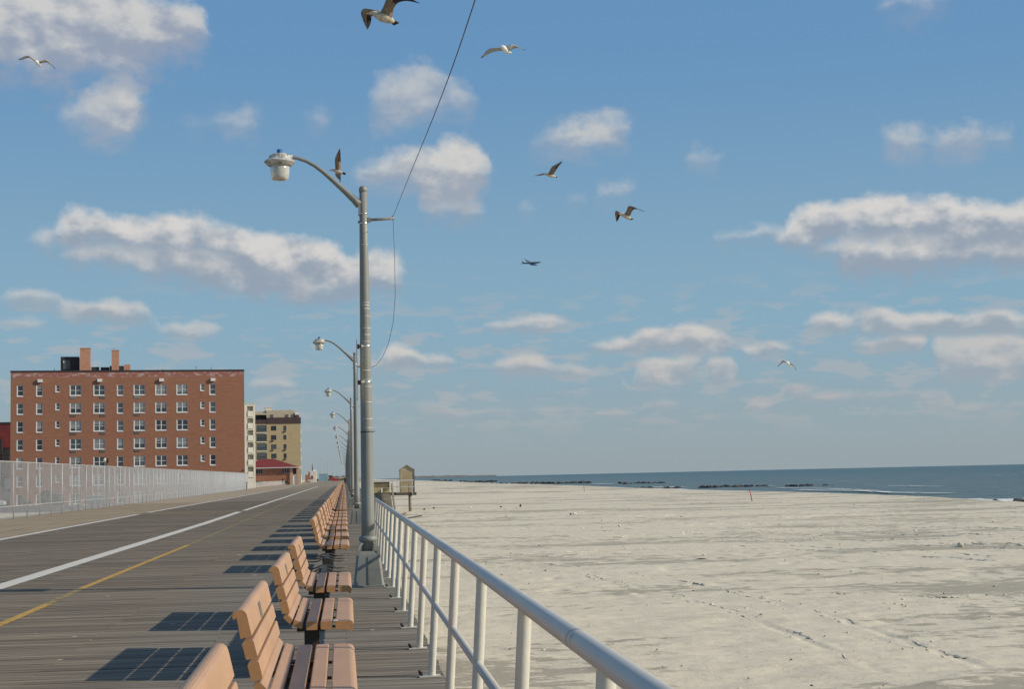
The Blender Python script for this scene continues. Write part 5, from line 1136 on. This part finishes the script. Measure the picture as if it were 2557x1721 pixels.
m = MB(); m.box(-.2, 1.3, -.3, -.002, 1.0, 2.6); m.box(-.1, 1.1, -.3, -.002, -.7, .6); m.build('balcony', MATS['cream_panel'], yb)
m = MB(); m.box(1.2, 1.7, -.4, -.002, 2.8, 4.6); m.build('service_box', MATS['white_paint'], yb)

def leafy(name, loc, r3, n, leaf, mats, label, cat, trunk=None):
    t = empty(name, loc); tag(t, label, cat)
    b = MB(); cl = [(random.uniform(-.6, .6) * r3[0], random.uniform(-.6, .6) * r3[1], random.uniform(.2, 1.0) * r3[2]) for _ in range(9)]
    for _ in range(n):
        c = random.choice(cl); d = Vector((random.gauss(0, 1), random.gauss(0, 1), random.gauss(0, 1))).normalized() * random.random() ** .4
        p = Vector((c[0] + d.x * r3[0] * .42, c[1] + d.y * r3[1] * .42, max(.05, c[2] + d.z * r3[2] * .35) + (trunk or 0)))
        a = Vector((random.gauss(0, 1), random.gauss(0, 1), random.gauss(0, 1))).normalized(); u = a.orthogonal().normalized(); v = a.cross(u); s_ = leaf * random.uniform(.5, 1.3)
        b.add([p + u * s_, p + v * s_ * .6, p - u * s_, p - v * s_ * .6], [(0, 1, 2, 3)])
    b.build('crown', mats, t)
    k = MB()
    th = (trunk or .2)
    k.tube([(0, 0, -.1), (.1, 0, th), (.2, .1, th + r3[2] * .6)], [.16, .12, .05], 7)
    for c in cl[:5]: k.tube([(.1, 0, th), (c[0] * .6, c[1] * .6, th + c[2] * .8)], [.07, .025], 5)
    k.build('trunk', MATS['bark'], t)
leafy('tree', (-56.4, 262, -1.6), (2.4, 2, 2.8), 1600, .28, MATS['leaves'], 'grey-green tree behind the fence at the far left edge', 'tree', 2.4)
leafy('bush', (-44.3, 245.0, -1.6), (2.3, 1.2, 1.8), 1500, .22, MATS['bush_leaves'], 'dark rounded bush at the foot of the brick block, left of the dumpster', 'bush')
leafy('bush', (-48.4, 245.3, -1.6), (1.0, .8, 1.0), 500, .18, MATS['bush_leaves'], 'smaller dark bush near the left corner of the brick block', 'bush')
# dumpster
dp = empty('dumpster', (-38.1, 238, -1.6)); tag(dp, 'pale green dumpster behind the fence in front of the brick block', 'dumpster')
m = MB(); m.add([(0, 0, .12), (2.5, 0, .12), (2.5, 1.3, .12), (0, 1.3, .12), (-.1, -.15, 1.15), (2.6, -.15, 1.15), (2.6, 1.4, 1.35), (-.1, 1.4, 1.35)], [(0, 1, 5, 4), (1, 2, 6, 5), (2, 3, 7, 6), (3, 0, 4, 7), (0, 3, 2, 1)]); m.build('bin_body', MATS['dumpster_green'], dp)
m = MB(); m.add([(-.14, -.2, 1.17), (2.64, -.2, 1.17), (2.64, 1.44, 1.37), (-.14, 1.44, 1.37), (-.14, -.2, 1.23), (2.64, -.2, 1.23), (2.64, 1.44, 1.43), (-.14, 1.44, 1.43)], [(0, 1, 5, 4), (1, 2, 6, 5), (2, 3, 7, 6), (3, 0, 4, 7), (4, 5, 6, 7)]); m.build('lid', MATS['dumpster_green'], dp)
m = MB()
for x_ in (.2, 2.3): m.tube([(x_, .3, .08), (x_ + .06, .3, .08)], .09, 10)
m.build('wheel', MATS['tyre'], dp)
# parked car, nose showing at the left edge
cr = empty('parked_car', (-53.7, 236, -1.55)); tag(cr, 'white parked car with only its front end in view at the left edge', 'car')
def car_body():
    m = MB(); prof = [(0, .35), (0, .75), (.05, .85), (.35, .92), (.9, .98), (1.35, 1.42), (2.4, 1.46), (3.0, 1.02), (3.75, .88), (4.1, .74), (4.18, .5), (4.12, .3), (3.7, .26), (.4, .26)]
    n = len(prof)
    ins = [.08 if z > 1.1 else 0 for x, z in prof]
    vs = [(x, .0 + i * 2.2, z) for (x, z), i in zip(prof, ins)] + [(x, 1.75 - i * 2.2, z) for (x, z), i in zip(prof, ins)]
    fs = [(i, (i + 1) % n, n + (i + 1) % n, n + i) for i in range(n)] + [tuple(reversed(range(n))), tuple(range(n, 2 * n))]
    m.add(vs, fs); return m
car_body().build('body', MATS['car_white'], cr)
m = MB(); m.add([(1.15, .05, 1.02), (1.42, .14, 1.38), (2.32, .14, 1.40), (2.85, .05, 1.04)], [(3, 2, 1, 0)]); m.add([(3.02, .14, 1.035), (2.47, .22, 1.452), (2.47, 1.53, 1.452), (3.02, 1.6, 1.035)], [(0, 3, 2, 1)]); m.build('windows', MATS['car_glass'], cr)
for x_ in (.8, 3.35):
    for y_ in (-.01, 1.58):
        m = MB(); m.tube([(x_, y_, .31), (x_, y_ + .18, .31)], .31, 18); w = m.build('wheel', MATS['tyre'], cr)
        m = MB(); m.tube([(x_, y_ - .01, .31), (x_, y_ + .19, .31)], .18, 12); m.build('rim', MATS['steel_band'], w)
m = MB(); m.box(4.08, 4.17, .1, .42, .60, .74); m.build('headlight', MATS['tape'], cr)
m = MB(); m.box(4.08, 4.17, 1.33, 1.65, .60, .74); m.build('headlight', MATS['tape'], cr)
# wooden post with lantern behind the fence
wp = empty('wooden_lamp_post', (-22.1, 150, -1.6)); tag(wp, 'brown wooden post with a small lantern behind the fence, before the brick block', 'lamp post')
m = MB(); m.tube([(0, 0, 0), (.02, 0, 5.0)], [.15, .12], 10); m.build('post', MATS['dark_wood'], wp)
m = MB(); m.tube([(0, 0, 5.0), (-.05, 0, 5.35), (-.2, 0, 5.5)], .03, 6); m.box(-.02, .12, -.1, .1, 5.02, 5.5); m.build('bracket', MATS['black_trim'], wp)
m = MB(); m.lathe([(.06, 5.15), (.13, 5.2), (.16, 5.4), (.10, 5.5), (.02, 5.52)], c=(-.2, 0, 0), n=12); m.build('lantern', MATS['cream_wall'], wp)
# rubble and kerb bits in the lot
for i, (x_, y_, s_, lb) in enumerate([(-38.5, 232, .55, 'pale rubble heap left of the dumpster in the lot'), (-36.6, 226, .4, 'small pale rubble lump right in front of the dumpster'), (-46.5, 240, .45, 'pale stones at the left corner of the brick block')]):
    m = MB()
    for _ in range(6): m.blob((random.gauss(0, s_ * 1.6), random.gauss(0, s_), s_ * .12), (s_ * random.uniform(.25, .55),) * 3, 1, .2, smooth=False)
    o = m.build('rubble', MATS['tan_light']); o.location = (x_, y_, -1.6); tag(o, lb, 'rubble')

# ------------------------------------------------------------------ far end of the boardwalk
ch = empty('cream_chapel', (-13.6, 640, 0)); tag(ch, 'small cream building with a thin dark spire far down the boardwalk', 'building')
m = MB(); m.box(0.1, 2.25, 0, 6, -2, 4.4); m.add([(.1, 0, 4.4), (2.25, 0, 4.4), (2.25, 6, 4.4), (.1, 6, 4.4), (.5, 3, 5.0), (1.9, 3, 5.0)], [(0, 1, 5, 4), (1, 2, 5), (2, 3, 4, 5), (3, 0, 4)]); m.build('wall', MATS['cream_panel'], ch)
m = MB(); m.lathe([(.28, 4.4), (.20, 5.2), (.12, 6.6), (.03, 7.6)], c=(.7, 1, 0), n=6); m.build('spire', MATS['black_trim'], ch)
m = MB(); m.box(.2, .9, -.1, -.002, 1.8, 2.6); m.build('window', MATS['black_trim'], ch)
oh = empty('orange_shed', (-15.7, 636, 0)); tag(oh, 'small orange-brown shed between the tan tower and the cream chapel', 'shed')
m = MB(); m.box(0, 1.9, 0, 5, -2, 3.0); m.build('wall', MATS['far_orange'], oh); m = MB(); m.box(1.2, 1.9, -.1, 5.1, 3.01, 4.2); m.build('chimney', MATS['far_orange'], oh)
cs = empty('cream_annex', (-17.2, 560, 0)); tag(cs, 'pale cream annex at the right foot of the tan tower', 'building')
m = MB(); m.box(0, 2.0, 0, 5, -2, 2.6); m.add([(0, 0, 2.6), (2, 0, 2.6), (2, 5, 2.6), (0, 5, 2.6), (1, 2.5, 3.5)], [(0, 1, 4), (1, 2, 4), (2, 3, 4), (3, 0, 4)]); m.build('wall', MATS['cream_panel'], cs)
bh = empty('blue_hall', (-14.0, 820, 0)); tag(bh, 'pale blue flat hall at the far end, right of the cream chapel', 'building')
m = MB(); m.box(.9, 5.4, 0, 12, -2, 3.6); m.build('wall', MATS['far_blue'], bh); m = MB(); m.box(.8, 5.5, -.1, 12.1, 3.6, 3.9); m.build('roof', MATS['tape'], bh)
m = MB(); m.box(-14.4, -12.1, 622, 624, .5, 1.35, 0); m.box(-14.3, -12.2, 621.9, 624.1, 1.36, 1.75, 1)
o = m.build('market_stall', [MATS['white_paint'], MATS['far_red']]); tag(o, 'low stall with a red top in front of the cream chapel', 'stall')
rt = empty('red_truck', (-6.6, 780, -1.0)); tag(rt, 'bright red truck crossing at the far end of the boardwalk', 'truck')
m = MB(); m.box(0, 1.6, 0, 2, .5, 2.9); m.box(1.62, 3.6, 0, 2, .5, 2.2); m.build('body', MATS['far_red'], rt)
for x_ in (.6, 2.9): m = MB(); m.tube([(x_, -.05, .45), (x_, .25, .45)], .45, 12); m.build('wheel', MATS['tyre'], rt)
for i, (x_, y_, w_, h_, mt, lb) in enumerate([(-11.5, 980, 5, 2.6, 'far_building', 'low beige house far off, left of the red truck'), (-3.6, 950, 4, 2.2, 'far_building', 'low brownish house far off, right of the red truck'),
        (.9, 960, 3.2, 2.4, 'tan_light', 'second low house right of the red truck, far off'), (4.5, 990, 3.0, 2.6, 'brick_orange', 'small rust-red house at the end of the bench row'), (-7.5, 1000, 3.2, 2.9, 'maroon', 'dark brown hut right behind the red truck')]):
    r_ = empty('house', (x_ - 3, y_, 0)); tag(r_, lb, 'house', 'low houses at the far end of the boardwalk')
    m = MB(); m.box(0, w_, 0, 6, -2, h_); m.build('wall', MATS[mt], r_)
    m = MB(); m.add([(-.2, -.2, h_), (w_ + .2, -.2, h_), (w_ + .2, 6.2, h_), (-.2, 6.2, h_), (w_ / 2, 3, h_ + .5)], [(0, 1, 4), (1, 2, 4), (2, 3, 4), (3, 0, 4)]); m.build('roof', MATS['scrub'], r_)
b = MB()
for _ in range(1500):
    p = Vector((random.uniform(-17, 9), random.uniform(880, 930), random.uniform(-1, .9))); a = Vector((random.gauss(0, 1), random.gauss(0, 1), random.gauss(0, 1))).normalized(); u = a.orthogonal().normalized(); v = a.cross(u); s_ = random.uniform(.3, .8)
    b.add([p + u * s_, p + v * s_ * .6, p - u * s_, p - v * s_ * .6], [(0, 1, 2, 3)])
tag(b.build('dune_scrub', MATS['scrub']), kind='stuff')
for i, (x_, y_) in enumerate([(-10.5, 690), (-9.5, 760), (-7.6, 720), (-5.6, 770), (-3.8, 800), (-2.4, 830)]):
    m = MB(); m.tube([(0, 0, -1), (0, 0, 9.0)], [.055, .035], 6); m.tube([(0, 0, 9.0), (.6, 0, 9.4), (1.4, 0, 9.45)], .03, 5)
    o = m.build('utility_mast', MATS['pole_paint']); o.location = (x_, y_, 0)
    tag(o, '%s thin mast from the left among those rising far down the boardwalk' % ORD[i], 'mast', 'thin masts far down the boardwalk')

# ------------------------------------------------------------------ beach access: landing, stairs, kiosk
ld = empty('beach_stairs', (0, 143, 0)); tag(ld, 'wooden landing with a pale rail and grey stairs going down to the sand', 'stairs')
m = MB(); m.box(.78, 6.4, -.3, 3.2, -.02, .13); m.build('landing', MATS['weathered_wood'], ld)
for xa, xb in ((2.35, 3.30), (3.42, 4.05)):
    m = MB(); m.box(xa, xb, -.42, -.302, .14, .56); m.build('fascia_board', MATS['fresh_wood'], ld)
m = MB(); m.box(1.9, 4.05, -.30, -.24, .58, 1.12); m.build('back_panel', MATS['olive_panel'], ld)
m = MB(); m.box(1.0, 6.25, -.40, -.30, 1.18, 1.27); m.build('top_rail', MATS['white_paint'], ld)
m = MB(); m.box(4.3, 6.3, -.38, -.32, .60, .66); m.box(4.3, 6.3, 2.9, 2.95, .6, .66); m.build('mid_rail', MATS['white_paint'], ld)
for x_ in (2.55, 4.33, 4.75, 6.12):
    m = MB(); m.box(x_ - .035, x_ + .035, -.39, -.31, .1 if x_ < 5 else -.02, 1.179); m.build('rail_post', MATS['white_paint'], ld)
st = MB(); n_ = 9
for i in range(n_):
    z_ = .1 - (i + 1) * 1.7 / n_; y_ = -.45 - i * .85
    st.box(2.0, 4.15, y_ - .85, y_ - .02, z_ - .05, z_)
    st.box(2.0, 4.15, y_ - .04, y_ - .021, z_ + .001, z_ + 1.7 / n_ - .05)
st.build('steps', MATS['weathered_wood'], ld)
for x_, zt_, zb_ in ((1.92, .10, -.15), (3.02, .10, -.15), (4.24, 1.0, .66)):
    zt2, zb2 = zt_ - 1.72 - (.25 if x_ > 4 else 0), zb_ - 1.72 - (.25 if x_ > 4 else 0)
    m = MB(); m.add([(x_ - .07, -.46, zt_), (x_ + .07, -.46, zt_), (x_ + .07, -.46, zb_), (x_ - .07, -.46, zb_), (x_ - .07, -8.3, zt2), (x_ + .07, -8.3, zt2), (x_ + .07, -8.3, zb2), (x_ - .07, -8.3, zb2)],
                    [(0, 1, 5, 4), (1, 2, 6, 5), (2, 3, 7, 6), (3, 0, 4, 7), (4, 5, 6, 7), (0, 3, 2, 1)]); m.build('stringer', MATS['weathered_wood'], ld)
m = MB(); m.tube([(5.93, .3, -1.8), (5.93, .3, -.05)], .155, 14); m.build('pile', MATS['weathered_wood'], ld)
m = MB(); m.box(4.0, 6.5, -.31, -.22, -.14, .10); m.box(5.65, 6.05, .1, .5, -.16, -.02); m.build('edge_beam', MATS['dark_wood'], ld)
kk = empty('kiosk', (5.68, 143.4, .13)); tag(kk, 'tall narrow gabled wooden kiosk standing on the landing above the beach', 'kiosk')
m = MB(); g = [(-.62, 0), (.62, 0), (.62, 2.06), (0, 2.44), (-.62, 2.06)]; m.prism_y(g, 0, .75); m.build('cabinet', MATS['kiosk_panel'], kk)
m = MB()
for s_ in (-1, 1):
    m.add([(0, -.09, 2.445), (s_ * .72, -.09, 2.0), (s_ * .72, .85, 2.0), (0, .85, 2.445), (0, -.09, 2.50), (s_ * .72, -.09, 2.055), (s_ * .72, .85, 2.055), (0, .85, 2.50)], [(0, 1, 5, 4), (1, 2, 6, 5), (4, 5, 6, 7), (0, 3, 2, 1), (2, 3, 7, 6)])
m.build('roof', MATS['weathered_wood'], kk)
m = MB(); m.box(-.68, -.62, -.05, .05, 0, 2.05); m.box(.62, .68, -.05, .05, 0, 2.05); m.build('corner_board', MATS['dark_wood'], kk)
m = MB(); m.box(-.36, .36, -.008, -.002, .75, 1.95); m.build('inset_panel', MATS['tan_brick'], kk)
m = MB(); m.box(.10, .16, -.42, -.36, -.02, .72); m.build('front_stake', MATS['dark_wood'], kk)

# ------------------------------------------------------------------ people far down the boardwalk
def person(loc, rz, pose, label, scale=1.0):
    v = [(0, 0, .95), (0, 0, 1.15), (0, 0, 1.40), (0, -.01, 1.52), (0, -.03, 1.66)]
    e_ = [(0, 1), (1, 2), (2, 3), (3, 4)]; rad = [(.15, .11), (.14, .10), (.17, .11), (.06, .06), (.10, .11)]
    def limb(parent, pts, rs):
        p = parent
        for q, r_ in zip(pts, rs): v.append(q); rad.append((r_, r_)); e_.append((p, len(v) - 1)); p = len(v) - 1
    for s_ in (-1, 1):
        limb(0, [(s_ * .10, 0, .88), (s_ * .11, -.06 * s_ * pose, .48), (s_ * .12, .10 * s_ * pose, .08), (s_ * .12, .10 * s_ * pose - .14, .04)], (.10, .07, .05, .04))
        limb(2, [(s_ * .21, 0, 1.38), (s_ * .30, .02, 1.12), (s_ * .20, -.12, .98), (s_ * .14, -.18, .96)], (.06, .048, .038, .03))
    me = bpy.data.meshes.new('person'); me.from_pydata(v, e_, []); me.materials.append(MATS['cloth_dark'])
    o = link('person', me); o.location = loc; o.rotation_euler.z = rz; o.scale = (scale,) * 3
    md = o.modifiers.new('skin', 'SKIN'); 
    for i, d in enumerate(me.skin_vertices[0].data): d.radius = rad[i]; d.use_root = (i == 0)
    sb = o.modifiers.new('sub', 'SUBSURF'); sb.levels = 1; sb.render_levels = 1
    tag(o, label, 'person')
    h = MB(); h.blob((0, -.045, 1.665), (.085, .10, .115), 2, .0); h.box(-.012, .012, -.165, -.13, 1.64, 1.68)
    h.build('face', MATS['skin'], o)
    h = MB(); h.blob((0, -.015, 1.70), (.10, .105, .11), 2, .03); h.build('hair', MATS['black_trim'], o)
for me_ in ():
    pass
_tmp = bpy.data.meshes.new('t'); bpy.data.meshes.remove(_tmp)
person((-15.95, 410, 0), R(170), 1, 'person in dark clothes walking beside the low white rail fence')
person((.15, 318, 0), R(10), .4, 'person in dark clothes at the far end of the bench row')
# dark seat-like bin at the end of the chain-link fence
t = empty('folding_chair', (-15.75, 256.5, 0)); tag(t, 'dark slim chair standing at the far end of the chain-link fence', 'chair')
m = MB(); m.box(-.25, .25, -.25, .25, 1.10, 1.16); m.build('seat', MATS['black_trim'], t)
m = MB(); m.add([(-.34, -.2, 1.9), (-.34, .2, 1.9), (-.22, .2, 1.15), (-.22, -.2, 1.15), (-.38, -.2, 1.9), (-.38, .2, 1.9), (-.27, .2, 1.15), (-.27, -.2, 1.15)], [(0, 1, 2, 3), (4, 7, 6, 5), (0, 4, 5, 1), (0, 3, 7, 4), (1, 5, 6, 2)]); m.build('backrest', MATS['black_trim'], t)
m = MB(); m.box(-.05, .05, -.05, .05, 0, 1.1); m.build('leg', MATS['black_trim'], t)
m = MB(); m.box(1, 2, 0, .3, 0, .5)

# ------------------------------------------------------------------ gulls and the aeroplane
def gull(key, mats, tip_from, label):
    d = BIRDS[key]; b = MB()
    B = d['body']; pts = [Vector(q[:3]) for q in B]
    # resample the spine for a smooth body
    def cr_(p0, p1, p2, p3, t): return .5 * ((2 * p1) + (-p0 + p2) * t + (2 * p0 - 5 * p1 + 4 * p2 - p3) * t * t + (-p0 + 3 * p1 - 3 * p2 + p3) * t ** 3)
    def smooth(P, n):
        out = []
        for i in range(len(P) - 1):
            for k in range(n): out.append(cr_(P[max(i - 1, 0)], P[i], P[i + 1], P[min(i + 2, len(P) - 1)], k / n))
        out.append(P[-1]); return out
    P4 = [np.array(q) for q in B]; S = smooth(P4, 4)
    bl = 4 if len(B) == 8 and key in ('big', 'post', 'rise', 'flap') else 0
    nb_ = bl + 1 if bl else 0
    if nb_: b.tube([Vector(q[:3]) for q in S[:nb_ + 3]], [max(.003, q[3]) for q in S[:nb_ + 3]], 10, m=3)
    b.tube([Vector(q[:3]) for q in S[nb_:]], [max(.004, q[3]) for q in S[nb_:]], 14, m=0)
    def sheet(secs, th0, m_fn, nsub=3):
        A = [np.array(q) for q in secs]; S_ = smooth(A, nsub); n = len(S_)
        le = [Vector(q[:3]) for q in S_]; te = [Vector(q[3:]) for q in S_]
        vs = []; K = 4
        for i in range(n):
            c = te[i] - le[i]; t_ = le[min(i + 1, n - 1)] - le[max(i - 1, 0)]
            nr = c.cross(t_)
            if nr.length < 1e-6: nr = Vector((0, 1, 0))
            nr.normalize(); th = th0 * (1 - i / (n - .5)) + .003
            for f_, h_ in ((0, 0), (.2, 1), (.55, .6), (1, 0), (.55, -.2), (.2, -.4)):
                vs.append(le[i] + c * f_ + nr * th * h_)
        base_ = len(b.v); b.v.extend([tuple(q) for q in vs])
        for i in range(n - 1):
            for k in range(6):
                k2 = (k + 1) % 6
                b.f.append((base_ + i * 6 + k, base_ + (i + 1) * 6 + k, base_ + (i + 1) * 6 + k2, base_ + i * 6 + k2)); b.m.append(m_fn(i / (n - 1), k)); b.sm.append(True)
    for w in d['wings']:
        sheet(w, .045, lambda t, k: 2 if (t > tip_from or (key in ('big', 'post', 'rise', 'flap') and k in (2, 3) and t > .35)) else 1)
    sheet(d['tail'], .012, lambda t, k: 2 if key in ('big', 'post', 'rise', 'flap') else 0)
    o = b.build('gull', [MATS[q] for q in mats]); o.location = d['loc']
    tag(o, label, 'gull', 'gulls flying overhead'); return o
br_ = ('feather_pale', 'feather_brown', 'feather_black', 'beak'); wh_ = ('feather_white', 'feather_grey', 'feather_black', 'beak')
gull('big', br_, .78, 'large brown speckled gull at the top edge, nearest of the flying birds')
gull('glide', wh_, .84, 'white gull gliding right of the overhead cable near the top')
gull('post', br_, .80, 'brown gull with one wing raised straight up behind the lamp arm')
gull('rise', br_, .82, 'brown gull with its right wing lifted, upper of the pair right of the lamp post')
gull('flap', br_, .80, 'brown gull with arched wings, lower right of the pair in mid sky')
gull('soar', wh_, .80, 'white gull soaring before the cloud at the upper left')
gull('low', wh_, .80, 'small white gull low over the sea at the right')
d = BIRDS['plane']; pl = empty('aeroplane', d['loc']); tag(pl, 'tiny blue-grey airliner in the middle of the sky below the gulls', 'aeroplane')
b = MB(); b.tube([q[:3] for q in d['body']], [q[3] for q in d['body']], 12); b.build('fuselage', MATS['plane_paint'], pl)
def thick(b, secs, h):
    for s0, s1 in zip(secs[:-1], secs[1:]):
        a, c, e1, g1 = Vector(s0[:3]), Vector(s0[3:]), Vector(s1[:3]), Vector(s1[3:])
        n_ = (c - a).cross(e1 - a); n_ = n_.normalized() * h if n_.length > 1e-6 else Vector((0, h, 0))
        b.add([a, c, g1, e1, a + n_, c + n_, g1 + n_, e1 + n_], [(0, 1, 2, 3), (4, 7, 6, 5), (0, 3, 7, 4), (1, 5, 6, 2), (0, 4, 5, 1), (3, 2, 6, 7)])
for i, w in enumerate(d['wings']):
    b = MB(); thick(b, w, .5); b.build('wing' if i < 2 else 'tailplane', MATS['plane_lit_pale'] if i == 1 else MATS['plane_paint'], pl)  # raised wing is coloured paler as sunlit; the light is in its paint
b = MB(); thick(b, d['fin'], .5); b.build('fin', MATS['plane_paint'], pl)
w = d['wings'][0]
b = MB(); c = (Vector(w[1][:3]) + Vector(w[1][3:])) / 2; b.tube([c + Vector((-2.5, 0, -1.2)), c + Vector((2.5, -1, -1.2))], 1.1, 10); b.build('engine', MATS['plane_lit_pale'], pl)
